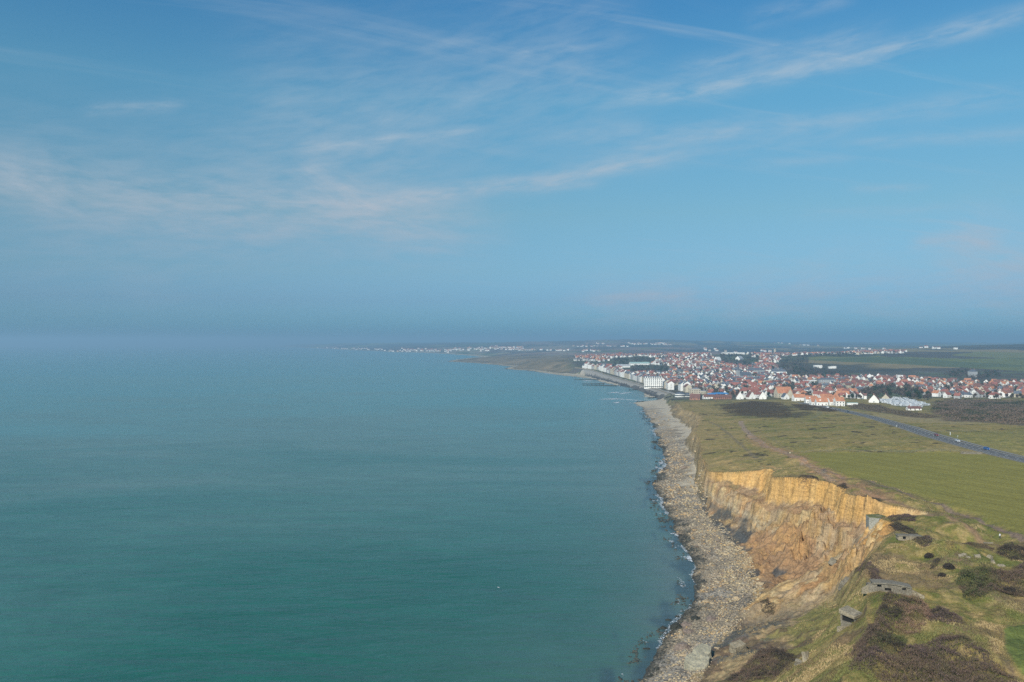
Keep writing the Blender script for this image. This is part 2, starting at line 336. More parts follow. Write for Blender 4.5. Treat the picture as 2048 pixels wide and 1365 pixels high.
# mounds of old earthworks near the cliff (x, y, radius, height)
MOUNDS = []
for (u, v, r, h) in [(1800, 1085, 9, 3.2), (1905, 1120, 13, 2.8), (1780, 1215, 9, 2.5), (1705, 1190, 7, 2.0), (1880, 1165, 10, -1.8), (1960, 1180, 12, 2.4), (1640, 1265, 8, 1.6),
                     (1860, 1130, 7, -1.4), (1980, 1098, 7, 1.6), (1900, 1260, 14, 2.6), (1740, 1330, 12, 2.2), (1960, 1235, 8, -1.2), (1700, 985, 6, 1.2), (1620, 962, 6, 1.6), (1770, 1015, 5, 1.0)]:
    (x, y), = cast([(u, v)]); MOUNDS.append((x, y, r, h))
def H(X, Y, masks=False):
    X = np.atleast_1d(np.asarray(X, float)); Y = np.atleast_1d(np.asarray(Y, float))
    z, s, b, m, t, zp = land(X, Y)
    k = np.clip(Y/500, 0.5, 14)
    rd = pl_dist(ROAD, X, Y); rm = 1-sstep(ROAD_W+2.5, ROAD_W+12, rd)
    if masks: cropm = sstep(-2, 3, sdist(AREA['crop'], X, Y))
    else: cropm = inside(AREA['crop'], X, Y)*1.0
    cliff = np.where((b > 0) & ((m < 0) | (t < 0)), 1.0, 0.0)*(Y < 1330)
    top = np.clip(t/6, 0, 1)*(Y < 1330)
    nearf = 1-sstep(330, 600, Y)
    # rolling ground and old diggings on the cliff top
    z = z+top*(1-rm)*(1-cropm*0.9)*(fbm(X/19, Y/19, 20, 4)*(0.5+1.6*nearf)+fbm(X/7, Y/7, 23, 3)*0.5*nearf+fbm(X/3.5, Y/3.5, 21, 3)*0.22+fbm(X/0.9, Y/0.9, 22, 2)*0.10*nearf)
    z = z-0.35*(1-sstep(ROAD_W, ROAD_W+1.0, rd))
    for (x, y, r, h) in MOUNDS:
        q = np.exp(-((X-x)**2+(Y-y)**2)/(r*r)); z = z+h*q*np.clip(t/4+0.3, 0, 1)
    # gullied cliff face
    tw_ = fbm(X/15, Y/15, 29, 3); ac = Y*0.90-X*0.43+tw_*5; al = X*0.90+Y*0.43+tw_*3; gu = np.abs(fbm(ac/10, al/24, 30, 3))*0.55+0.75*fbm(X/16, Y/20, 39, 3)+0.25; crag = np.exp(-((X-121)**2/120+(Y-322)**2/420))+0.35*np.exp(-((X-112)**2/60+(Y-395)**2/900))+0.9*np.exp(-((X-113)**2/70+(Y-256)**2/220)); slp = sstep(236, 254, Y); sub = np.clip(b/5, 0, 1)*np.clip(-t/2.5, 0, 1)*(Y < 1330)
    z = z+sub*slp*(gu*4.0-1.4+fbm(ac/2.2, al/8, 34, 3)*0.7+fbm(X/2.2, Y/2.2, 33, 3)*(0.4+2.0*crag)-np.clip(fbm(X/3.1, Y/3.1, 28, 2)-0.35, 0, 1)*6*crag+crag*2.2)+sub*(1-slp)*(fbm(X/9, Y/9, 37, 4)*1.3+fbm(X/1.8, Y/1.8, 38, 3)*0.35)
    # rock ledges: step the height a little
    lst = sub*slp*np.clip(crag*1.3+0.12+sstep(430, 470, Y)*0.5, 0, 1)
    st = z/2.3; zl = (np.floor(st)+sstep(0.35, 0.95, st-np.floor(st)))*2.3
    z = z*(1-lst*0.6)+zl*lst*0.6
    # beach
    bm = (s > 0) & (b < 0)
    z = z+np.where(bm, fbm(X/6, Y/6, 40, 3)*0.35+fbm(X/1.3, Y/1.3, 41, 2)*0.14*nearf, 0)*np.clip(s/6, 0, 1)
    # hills further off
    far = sstep(1400, 2600, Y); sl = np.clip(bmask_far(s)/300, 0, 1)
    z = z+far*sl*(fbm(X/420, Y/420, 50, 4)*6*np.clip(Y/4000, 0.4, 2.2)+fbm(X/60, Y/60, 51, 2)*0.8)
    if masks: return z, s, b, m, t, rd, cropm, sub
    return z
def bmask_far(s): return np.maximum(s-60, 0)
def gz(x, y):
    """ground height in the world, earth curvature included"""
    return float(H(x, y)[0]-(x*x+y*y)/(2*RE))
def gzs(X, Y): X = np.asarray(X, float); Y = np.asarray(Y, float); return H(X, Y)-(X*X+Y*Y)/(2*RE)

# ------------------------------------------------------------------ materials
MATS = {}
def newmat(name):
    m = bpy.data.materials.new(name); m.use_nodes = True; t = m.node_tree; t.nodes.clear()
    q = NT(t); out = q.n('ShaderNodeOutputMaterial'); b = q.n('ShaderNodeBsdfPrincipled')
    q.link(b.outputs[0], out.inputs[0]); MATS[name] = m; return m, q, b
def mat(name, col, rough=0.8, var=0.25, scale=0.5, metal=0.0, bump=0.0, dirt=None, spec=0.3):
    """painted, plastered or stony surface with uneven tone"""
    if name in MATS: return MATS[name]
    m, q, b = newmat(name)
    ge = q.n('ShaderNodeNewGeometry'); n1 = q.noise(ge.outputs['Position'], scale, 5, 0.6); n2 = q.noise(ge.outputs['Position'], scale*6.3, 3, 0.6)
    lo = tuple(c*(1-var) for c in col); hi = tuple(min(1, c*(1+var)) for c in col)
    c = q.ramp(n1, [(0.3, lo), (0.7, hi)])
    if dirt:
        c = q.mix(q.math('MULTIPLY', q.smooth(n2, 0.42, 0.66), 0.8), c, dirt)
    q.link(c, b.inputs['Base Color']); b.inputs['Roughness'].default_value = rough; b.inputs['Metallic'].default_value = metal
    b.inputs['Specular IOR Level'].default_value = spec
    if bump:
        bp = q.n('ShaderNodeBump', Strength=bump, Distance=0.1); q.link(n2, bp.inputs['Height']); q.link(bp.outputs[0], b.inputs['Normal'])
    return m
def terrain_mat():
    m, q, b = newmat('terrain')
    at = q.n('ShaderNodeAttribute', attribute_name='base'); am = q.n('ShaderNodeAttribute', attribute_name='mask')
    sp = q.n('ShaderNodeSeparateColor'); q.link(am.outputs['Color'], sp.inputs[0])   # r = cliff, g = rough grass, b = beach
    ge = q.n('ShaderNodeNewGeometry'); pos = ge.outputs['Position']
    nf = q.noise(pos, 1.1, 6, 0.65); ng = q.noise(pos, 0.22, 5, 0.6)
    # strata: noise flattened in height
    mp = q.n('ShaderNodeMapping'); q.link(pos, mp.inputs[0]); mp.inputs['Scale'].default_value = (0.10, 0.10, 0.9)
    ns = q.noise(mp.outputs[0], 1.0, 5, 0.65, 0.6)
    mr = q.n('ShaderNodeMapping'); q.link(pos, mr.inputs[0]); mr.inputs['Rotation'].default_value = (0, 0, R(-14)); mr.inputs['Scale'].default_value = (0.12, 0.6, 0.25)
    nr = q.noise(mr.outputs[0], 1.0, 5, 0.65, 0.5)
    k = q.mix(1.0, at.outputs['Color'], q.ramp(nf, [(0.25, 0.62), (0.5, 1.0), (0.75, 1.4)]), 'MULTIPLY')
    k = q.mix(sp.outputs[1], k, q.mix(1.0, k, q.ramp(ng, [(0.3, (0.70, 0.78, 0.75)), (0.7, (1.28, 1.2, 1.15))]), 'MULTIPLY'))
    k = q.mix(sp.outputs[0], k, q.mix(1.0, k, q.ramp(ns, [(0.28, (0.72, 0.70, 0.68)), (0.42, (0.95, 0.93, 0.9)), (0.6, (1.12, 1.1, 1.05)), (0.72, (0.88, 0.86, 0.83))]), 'MULTIPLY'))
    k = q.mix(sp.outputs[0], k, q.mix(1.0, k, q.ramp(nr, [(0.3, (0.90, 0.88, 0.86)), (0.6, (1.06, 1.05, 1.04))]), 'MULTIPLY'))
    vo = q.n('ShaderNodeTexVoronoi', Scale=1.15); q.link(pos, vo.inputs['Vector'])
    k = q.mix(sp.outputs[2], k, q.mix(1.0, k, q.ramp(vo.outputs['Distance'], [(0.1, (1.25, 1.2, 1.12)), (0.45, (0.9, 0.9, 0.9)), (0.7, (0.45, 0.45, 0.46))]), 'MULTIPLY'))
    q.link(k, b.inputs['Base Color']); b.inputs['Roughness'].default_value = 0.95; b.inputs['Specular IOR Level'].default_value = 0.1
    h = q.math('ADD', q.math('MULTIPLY', nf, 0.5), q.math('ADD', q.math('MULTIPLY', ns, sp.outputs[0]), q.math('MULTIPLY', nr, q.math('MULTIPLY', sp.outputs[0], 0.8))))
    bp = q.n('ShaderNodeBump', Strength=0.8, Distance=0.8); q.link(h, bp.inputs['Height']); q.link(bp.outputs[0], b.inputs['Normal'])
    return m
def tag(o, label=None, cat=None, group=None, kind=None):
    if label: o['label'] = label
    if cat: o['category'] = cat
    if group: o['group'] = group
    if kind: o['kind'] = kind
    return o
def mesh_np(name, V, Fq, mats, smooth=False, parent=None):
    """V (n,3), Fq (m,4) or (m,3) integer arrays"""
    me = bpy.data.meshes.new(name); V = np.asarray(V, np.float32); Fq = np.asarray(Fq, np.int32)
    k = Fq.shape[1]
    me.vertices.add(len(V)); me.vertices.foreach_set('co', V.ravel())
    me.loops.add(Fq.size); me.loops.foreach_set('vertex_index', Fq.ravel())
    me.polygons.add(len(Fq)); me.polygons.foreach_set('loop_start', np.arange(0, Fq.size, k, dtype=np.int32))
    me.update(calc_edges=True)
    if smooth: me.polygons.foreach_set('use_smooth', np.ones(len(Fq), bool))
    for m_ in (mats if isinstance(mats, (list, tuple)) else [mats]): me.materials.append(m_)
    o = bpy.data.objects.new(name, me); COL.objects.link(o)
    if parent: o.parent = parent
    return o
def vcol(me, name, C):
    a = me.color_attributes.new(name, 'FLOAT_COLOR', 'POINT'); C4 = np.ones((len(C), 4), np.float32); C4[:, :3] = C
    a.data.foreach_set('color', C4.ravel())

# ------------------------------------------------------------------ terrain mesh
def build_terrain():
    a = np.concatenate([np.linspace(-0.42, 0.09, 190, endpoint=False), np.linspace(0.09, 0.665, 1250, endpoint=False), np.linspace(0.665, 1.05, 110)])
    rows = [60.0]
    while rows[-1] < 42000:
        y = rows[-1]
        rows.append(y*(1.03 if y < 120 else 1.0045 if y < 170 else 1.0022 if y < 500 else 1.0038 if y < 1500 else 1.007 if y < 4500 else 1.02))
    rows = np.array(rows)
    A, Yg = np.meshgrid(a, rows); X = (A*Yg).ravel(); Y = Yg.ravel()
    z = np.full(X.shape, -9.0); s = np.full(X.shape, -99.0); b = s.copy(); m = s.copy(); t = s.copy(); rd = np.full(X.shape, 999.0); crop = np.zeros(X.shape); sub = crop.copy()
    sel = np.nonzero(sdist(SH, X, Y) > -40-Y*0.01)[0]
    z[sel], s[sel], b[sel], m[sel], t[sel], rd[sel], crop[sel], sub[sel] = H(X[sel], Y[sel], True)
    # ---------------- colours
    C = np.zeros((len(X), 3)); C[:] = (0.15, 0.13, 0.10)
    Mk = np.zeros((len(X), 3))
    def mixc(w, col):
        nonlocal C
        w = np.clip(w, 0, 1)[:, None]; C = C*(1-w)+np.asarray(col)*w
    n0 = fbm(X/9, Y/9, 60, 5); n1 = fbm(X/28, Y/28, 61, 4); n2 = fbm(X/2.2, Y/2.2, 62, 4); n3 = fbm(X/90, Y/90, 63, 4)
    nf = 1-sstep(300, 480, Y)
    # grass of the cliff top
    grass = np.where(n0[:, None] > 99, 0, 1)*np.array([0.205, 0.160, 0.055])
    C = grass.astype(float)
    mixc(sstep(-0.3, 0.5, n1)*0.75, (0.145, 0.138, 0.040))
    mixc(sstep(0.0, 0.5, n0)*0.6, (0.255, 0.190, 0.078))
    mixc(sstep(0.1, 0.6, n2)*(0.4+0.35*nf), (0.31, 0.225, 0.10))
    mixc(sstep(0.1, 0.5, -n2)*nf*0.6, (0.100, 0.115, 0.026))
    mixc(sstep(0.25, 0.6, fbm(X/14, Y/14, 70, 4))*nf*0.6, (0.080, 0.108, 0.022))
    mixc(sstep(0.1, 0.5, fbm(X/11+4, Y/11, 71, 5))*nf*0.8, (0.15, 0.105, 0.065))
    # streaks of dry grass running with the wind on the open down
    st = fbm(X/60, Y/9, 72, 4)*(1-nf); mixc(sstep(0.1, 0.6, st)*0.6, (0.25, 0.19, 0.085)); mixc(sstep(0.1, 0.6, -st)*0.35, (0.14, 0.135, 0.04))
    edge = (1-sstep(6, 60, t))*(1-nf)*(Y < 1330); mixc(edge*(0.45+0.4*n0), (0.29, 0.205, 0.09))
    # heath
    hw = np.maximum(sstep(-14, 14, sdist(AREA['heath'], X, Y)+n1*26+n0*9), sstep(-8, 8, sdist(AREA['heath2'], X, Y)+n1*10))
    mixc(hw*0.9, (0.068, 0.050, 0.030)); mixc(hw*sstep(0.1, 0.5, n2+n0*0.5)*0.35, (0.12, 0.10, 0.05))
    sp_ = fbm(X/9, Y/9, 74, 3); mixc(sstep(0.70, 0.78, sp_)*(Y > 430)*(Y < 1150)*(1-crop)*0.9, (0.06, 0.045, 0.028))
    # crop field with drill lines
    ln = np.sin((X*0.94+Y*0.34)*2*math.pi/5.2+n1*0.8); ln2 = np.sin((X*0.94+Y*0.34)*2*math.pi/13)
    w = crop[:, None]; cf = np.array([0.218, 0.190, 0.046])*(1+0.10*n3[:, None]+0.05*n0[:, None]); cf = cf*(1+0.12*np.clip(ln, -1, 0)[:, None]+0.05*ln2[:, None]); C = C*(1-w)+cf*w
    mixc(crop*sstep(0.1, 0.7, n3)*0.35, (0.27, 0.215, 0.07)); mixc(crop*sstep(0.2, 0.8, fbm(X/40, Y/16, 81, 3))*0.3, (0.165, 0.155, 0.036))
    c2 = sstep(-0.6, 0.6, sdist(AREA['crop2'], X, Y)+n2*0.5); mixc(c2, (0.120, 0.140, 0.038)); 
    vg = sstep(-3, 3, sdist(AREA['verge'], X, Y)); mixc(vg*0.6, (0.20, 0.18, 0.06))
    pl = sstep(-6, 6, sdist(AREA['pale'], X, Y)+n0*12); mixc(pl*0.7, (0.27, 0.21, 0.11))
    sc = np.maximum(sstep(-8, 8, sdist(AREA['scrub'], X, Y)+n0*8), sstep(-5, 5, sdist(AREA['scrub2'], X, Y)+n0*4)); mixc(sc*0.9, (0.125, 0.095, 0.065))
    cp = sstep(-4, 4, sdist(AREA['caravans'], X, Y)); mixc(cp*0.8, (0.10, 0.11, 0.055))
    # tracks
    def track(nm, wd, col, soft=0.9, amt=0.9):
        d = pl_dist(FE[nm], X, Y)+n2*wd*0.45+n0*wd*0.35; mixc((1-sstep(wd-soft, wd+soft, d))*amt, col)
    track('track', 2.1, (0.26, 0.185, 0.135), 0.8); track('track2', 1.5, (0.24, 0.15, 0.09), 1.2, 0.85); track('track3', 1.1, (0.17, 0.12, 0.095), 0.6, 0.9)
    d = pl_dist(FE['track'][18:]+FE['track2'][:12], X, Y); mixc((1-sstep(2, 8, d+n0*4))*0.75*sstep(-0.5, 0.3, n2), (0.29, 0.165, 0.09))
    track('track4', 1.3, (0.15, 0.12, 0.075), 0.9, 0.7); track('track5', 0.9, (0.19, 0.15, 0.08), 0.6, 0.5); track('track6', 2.2, (0.17, 0.15, 0.075), 1, 0.8)
    track('hedge_path', 0.9, (0.13, 0.095, 0.06), 0.4, 0.85)
    track('scar', 0.9, (0.36, 0.22, 0.10), 0.7, 0.9)
    mixc((1-sstep(ROAD_W+1, ROAD_W+4, rd))*0.85, (0.20, 0.17, 0.11))
    # -------- cliff
    isb = (b > 0)*(Y < 1330); face = isb*(t < 0)
    ZG = z.reshape(A.shape); YG = Y.reshape(A.shape); gx_ = np.gradient(ZG, axis=1)/(np.gradient(A, axis=1)*YG+1e-6); gy_ = np.gradient(ZG, axis=0)/np.gradient(YG, axis=0); slope = np.hypot(gx_, gy_-gx_*A).ravel()
    cw = np.maximum(face*sstep(-0.2, 0.7, -t), isb*(t < 12)*sstep(0.75, 1.1, slope)); zz = z+n0*1.2
    farc = sstep(436, 470, Y)
    slump = 1-sstep(236, 254, Y+n1*5+(X-100)*0.5)                                # the slipped slope nearest the camera
    ochre = np.array([0.44, 0.25, 0.08]); tan = np.array([0.31, 0.205, 0.095])
    cf = tan[None]*np.ones((len(X), 1)); ww = sstep(22, 29, zz+n1*3)[:, None]; cf = cf*(1-ww)+ochre*ww
    def mc(w_, col):
        nonlocal cf
        w_ = np.clip(w_, 0, 1)[:, None]; cf = cf*(1-w_)+np.asarray(col)*w_
    mc(sstep(0.0, 0.5, fbm(X/10, Y/12, 90, 5))*0.75, (0.31, 0.175, 0.085)); mc(sstep(0.25, 0.6, fbm(X/9, Y/9, 91, 4))*0.6, (0.33, 0.25, 0.16)); mc(sstep(0.3, 0.6, fbm(X/5, Y/5, 92, 3))*0.6, (0.52, 0.40, 0.22))
    tw_ = fbm(X/15, Y/15, 29, 3); ac = Y*0.90-X*0.43+tw_*5; al = X*0.90+Y*0.43+tw_*3; mc(sstep(0.15, 0.6, fbm(ac/2.2, al/14, 93, 4))*0.45, (0.25, 0.155, 0.085)); mc(sstep(0.1, 0.55, fbm(ac/5+5, al/14, 98, 4))*0.5, (0.50, 0.36, 0.18)); mc(sstep(0.2, 0.5, fbm(ac/6+2, al/14, 99, 3))*0.55, (0.33, 0.26, 0.18))
    mc((sstep(10.0, 10.6, zz)*(1-sstep(12.5, 13.2, zz)))*sstep(325, 340, Y)*(0.45+0.4*np.sin(zz*9)), (0.30, 0.27, 0.20))
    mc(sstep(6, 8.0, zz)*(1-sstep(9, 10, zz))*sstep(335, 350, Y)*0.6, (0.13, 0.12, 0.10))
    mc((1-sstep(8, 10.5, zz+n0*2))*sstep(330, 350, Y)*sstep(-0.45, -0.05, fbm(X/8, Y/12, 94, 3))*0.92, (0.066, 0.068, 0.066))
    tl = sstep(-3, 3, sdist(AREA['talus'], X, Y)+n0*4); mc(tl*0.9, (0.275, 0.165, 0.088)); mc(tl*sstep(0.1, 0.5, n1)*0.5, (0.22, 0.145, 0.09)); mc(tl*sstep(0.3, 0.6, n0)*0.5, (0.42, 0.25, 0.10))
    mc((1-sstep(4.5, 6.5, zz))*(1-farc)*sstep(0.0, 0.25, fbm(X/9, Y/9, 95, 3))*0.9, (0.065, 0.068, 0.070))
    # slipped slope: clay, rubble, rough grass
    mc(slump*0.9, (0.255, 0.180, 0.100)); mc(slump*sstep(0.05, 0.3, fbm(X/14, Y/7, 96, 4)+0.32)*(1-sstep(9, 12, zz))*0.95, (0.085, 0.083, 0.076)); mc(slump*sstep(0.1, 0.5, n2)*0.5, (0.36, 0.26, 0.14))
    mc(slump*sstep(9.5, 12, zz+n0*2.5)*0.85, (0.15, 0.14, 0.045)); mc(slump*sstep(10, 13, zz)*sstep(0.1, 0.5, n0)*0.7, (0.27, 0.20, 0.09)); mc(slump*sstep(0.25, 0.5, fbm(X/6, Y/6, 97, 4))*0.7, (0.10, 0.068, 0.05))
    mc(farc*0.75, (0.235, 0.180, 0.095)); mc(farc*sstep(0.0, 0.4, n0)*0.6, (0.14, 0.11, 0.06)); mc(farc*sstep(0.1, 0.5, n2)*0.4, (0.35, 0.27, 0.15)); mc(farc*(1-sstep(4.5, 8, zz))*0.6, (0.10, 0.09, 0.07))
    f3_ = np.clip(m/(m-t+1e-6), 0, 1)+0.12*fbm(X/14, Y/14, 9, 2)+0.05*fbm(X/4, Y/4, 12, 2); bay = sstep(284, 300, Y)*(1-sstep(436, 452, Y))*(m > 0)
    mc(bay*sstep(0.14, 0.24, f3_)*(1-sstep(0.60, 0.70, f3_+n2*0.05))*(0.65+0.3*n0), (0.255, 0.160, 0.090)); mc(bay*sstep(0.66, 0.74, f3_)*0.75, (0.50, 0.30, 0.105))
    mc(bay*sstep(375, 395, Y)*sstep(0.2, 0.35, f3_)*(1-sstep(0.6, 0.7, f3_))*sstep(-0.1, 0.3, n0)*0.6, (0.19, 0.155, 0.07))
    ck = np.abs(fbm(X/5+tw_, Y/5, 102, 4)); mc((1-sstep(0.01, 0.055, ck))*sstep(0.0, 0.3, fbm(X/12, Y/12, 103, 2)+0.1)*0.7, (0.12, 0.075, 0.045)); ck2 = np.abs(fbm(X/2.2, Y/2.2, 104, 3)); mc((1-sstep(0.0, 0.05, ck2))*sstep(-0.1, 0.3, fbm(X/9, Y/9, 105, 2))*0.45, (0.17, 0.11, 0.065))
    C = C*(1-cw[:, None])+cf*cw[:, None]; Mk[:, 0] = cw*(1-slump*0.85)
    lip = isb*(t > 0)*(1-sstep(0, 1.4, t+n2*0.8)); mixc(lip*0.6, (0.30, 0.20, 0.09))
    # -------- beach
    bm = ((s > -4)*(b < 0.4)*(Y < 2300))*1.0
    bc = np.array([0.30, 0.245, 0.175])*np.ones((len(X), 1))
    def mb(w_, col):
        nonlocal bc
        w_ = np.clip(w_, 0, 1)[:, None]; bc = bc*(1-w_)+np.asarray(col)*w_
    mb(sstep(0.0, 0.5, n0)*0.6, (0.34, 0.27, 0.18)); mb(sstep(0.1, 0.5, n1)*0.6, (0.30, 0.275, 0.24)); mb(sstep(0.1, 0.5, -n0)*0.5, (0.19, 0.16, 0.13))
    sand = np.clip(sstep(14, 26, s+n0*8)*sstep(430, 520, Y)+sstep(1080, 1200, Y), 0, 1); mb(sand*0.9, (0.40, 0.345, 0.26))
    wet = (1-sstep(-1.0, 4, s+n0*4+n2*2))*(1-sand*sstep(1100, 1180, Y)); mb(wet*0.8, (0.060, 0.058, 0.045)); mb((1-sstep(0, 2.5, s))*0.6, (0.04, 0.045, 0.04))
    mb((s < 0)*1.0, (0.035, 0.045, 0.045))
    C = C*(1-bm[:, None])+bc*bm[:, None]; Mk[:, 2] = bm*(1-sand)*(1-sstep(700, 1000, Y))
    # -------- town ground, valley and hills
    tw = sstep(1100, 1180, Y+n0*30)*(1-bm)
    tc_ = np.array([0.085, 0.088, 0.060])*np.ones((len(X), 1)); q1 = fbm(X/35, Y/35, 100, 4); q2 = fbm(X/150, Y/210, 101, 3)
    def mt(w_, col):
        nonlocal tc_
        w_ = np.clip(w_, 0, 1)[:, None]; tc_ = tc_*(1-w_)+np.asarray(col)*w_
    mt(sstep(0, 0.4, q1)*0.7, (0.072, 0.058, 0.045)); mt(sstep(0, 0.4, -q1)*0.6, (0.10, 0.12, 0.05)); mt(sstep(0.3, 0.5, q2)*0.5, (0.15, 0.145, 0.13))
    C = C*(1-tw[:, None])+tc_*tw[:, None]
    # fields: irregular patchwork from cells
    fx = X/330+fbm(X/600, Y/600, 110, 2)*0.5; fy = Y/(420*np.clip(Y/3500, 0.8, 5))+fbm(X/500, Y/500, 111, 2)*0.4
    ci = np.floor(fx+fy*0.3).astype(int); cj = np.floor(fy).astype(int); hh = _tab[ci & 511, cj & 511]; edge_ = np.minimum(np.abs((fx+fy*0.3)-ci-0.5), np.abs(fy-cj-0.5))
    pal = np.array([[0.085, 0.11, 0.035], [0.11, 0.13, 0.04], [0.15, 0.135, 0.06], [0.085, 0.075, 0.055], [0.14, 0.11, 0.08], [0.06, 0.085, 0.035], [0.10, 0.12, 0.045], [0.055, 0.055, 0.04]])
    fc = pal[(hh*7.99).astype(int)]*np.array([1.45, 1.22, 1.25])*(1+0.15*n1[:, None]); fc = np.where((edge_ > 0.485)[:, None], np.array([0.04, 0.04, 0.03]), fc)
    fw = np.maximum(sstep(2900, 3300, Y+n3*150), sstep(0.42, 0.46, X/Y+n3*0.01)*sstep(1850, 1950, Y+n1*60)*(1-bm))
    fw = np.maximum(fw, sstep(0.33, 0.37, X/Y+n1*0.01)*sstep(1820, 1900, Y+n1*40))
    C = C*(1-fw[:, None])+fc*fw[:, None]
    wd = sstep(0.1, 0.35, fbm(X/420, Y/700, 112, 4))*fw; mixc(wd*0.85, (0.045, 0.045, 0.035))
    # headland, dunes and far strands
    hd = ((Y > 2300)*(Y < 4300)*(X/Y < 0.085))*1.0; hd = hd*(1-sstep(0.06, 0.085, X/Y)); mixc(hd*0.9, (0.17, 0.135, 0.085)); mixc(hd*sstep(0, 0.4, fbm(X/70, Y/110, 113, 4))*0.7, (0.09, 0.08, 0.05)); mixc(hd*sstep(0.15, 0.5, fbm(X/40, Y/40, 114, 3))*0.6, (0.27, 0.20, 0.12))
    du = ((Y > 4300)*(Y < 7500)*(X/Y < 0.08))*1.0; mixc(du*sstep(-0.1, 0.3, fbm(X/160, Y/260, 115, 4))*0.6, (0.30, 0.25, 0.17))
    mixc(((s > 0)*(s < np.where(Y > 4300, 55, 26))*(Y > 2080))*1.0, (0.33, 0.28, 0.20))
    mixc(((s > -10)*(s < 9)*(Y > 2500)*(Y < 4100))*0.8, (0.045, 0.045, 0.04))
    # promenade paving and sea wall
    pv = ((Y > 1300)*(Y < 2230)*(b > 2)*(b < 24))*1.0; mixc(pv, (0.27, 0.25, 0.22)); wl = ((Y > 1285)*(Y < 2150)*(b > -9)*(b < 2))*1.0; mixc(wl, (0.07, 0.065, 0.06))
    Mk[:, 1] = np.clip((1-crop)*(t > 0)*(Y < 1200)+slump*face, 0, 1)*0.9
    # ---------------- faces
    nr_, nc = len(rows), len(a)
    V = np.stack([X, Y, z-(X*X+Y*Y)/(2*RE)], 1)
    idx = np.arange(nr_*nc).reshape(nr_, nc)
    Fq = np.stack([idx[:-1, :-1], idx[:-1, 1:], idx[1:, 1:], idx[1:, :-1]], -1).reshape(-1, 4)
    zmx = z[Fq].max(1); Fq = Fq[zmx > -1.2]
    c0 = Fq[:, 0]
    bf = b[c0]; sf = s[c0]; tf = t[c0]; Yf = Y[c0]
    reg = np.zeros(len(Fq), int)                      # 0 grassland
    reg[(crop[c0] > 0.5)] = 1
    reg[(c2[c0] > 0.5) & (Yf < 300)] = 1
    reg[(Yf < 1300) & (bf > 0) & (tf < 0)] = 2       # cliff
    reg[((bf <= 0) & (Yf < 4300)) | ((Yf >= 4300) & (sf < 55))] = 3         # beach
    reg[(Yf > 1150) & (bf > 0) & (reg != 3)] = 4   # town ground
    reg[(Yf > 2850) & (reg != 3)] = 5
    reg[(Yf > 1850) & (X[c0]/Yf > 0.37) & (reg != 3)] = 5
    tm = terrain_mat()
    for r_, nm in enumerate(['grassland', 'field', 'cliff', 'beach', 'valley_ground', 'hills']):
        ff = Fq[reg == r_]; used, inv = np.unique(ff, return_inverse=True)
        o = mesh_np(nm, V[used], inv.reshape(ff.shape), tm, smooth=True)
        vcol(o.data, 'base', C[used]); vcol(o.data, 'mask', Mk[used]); o['kind'] = 'structure'
build_terrain()

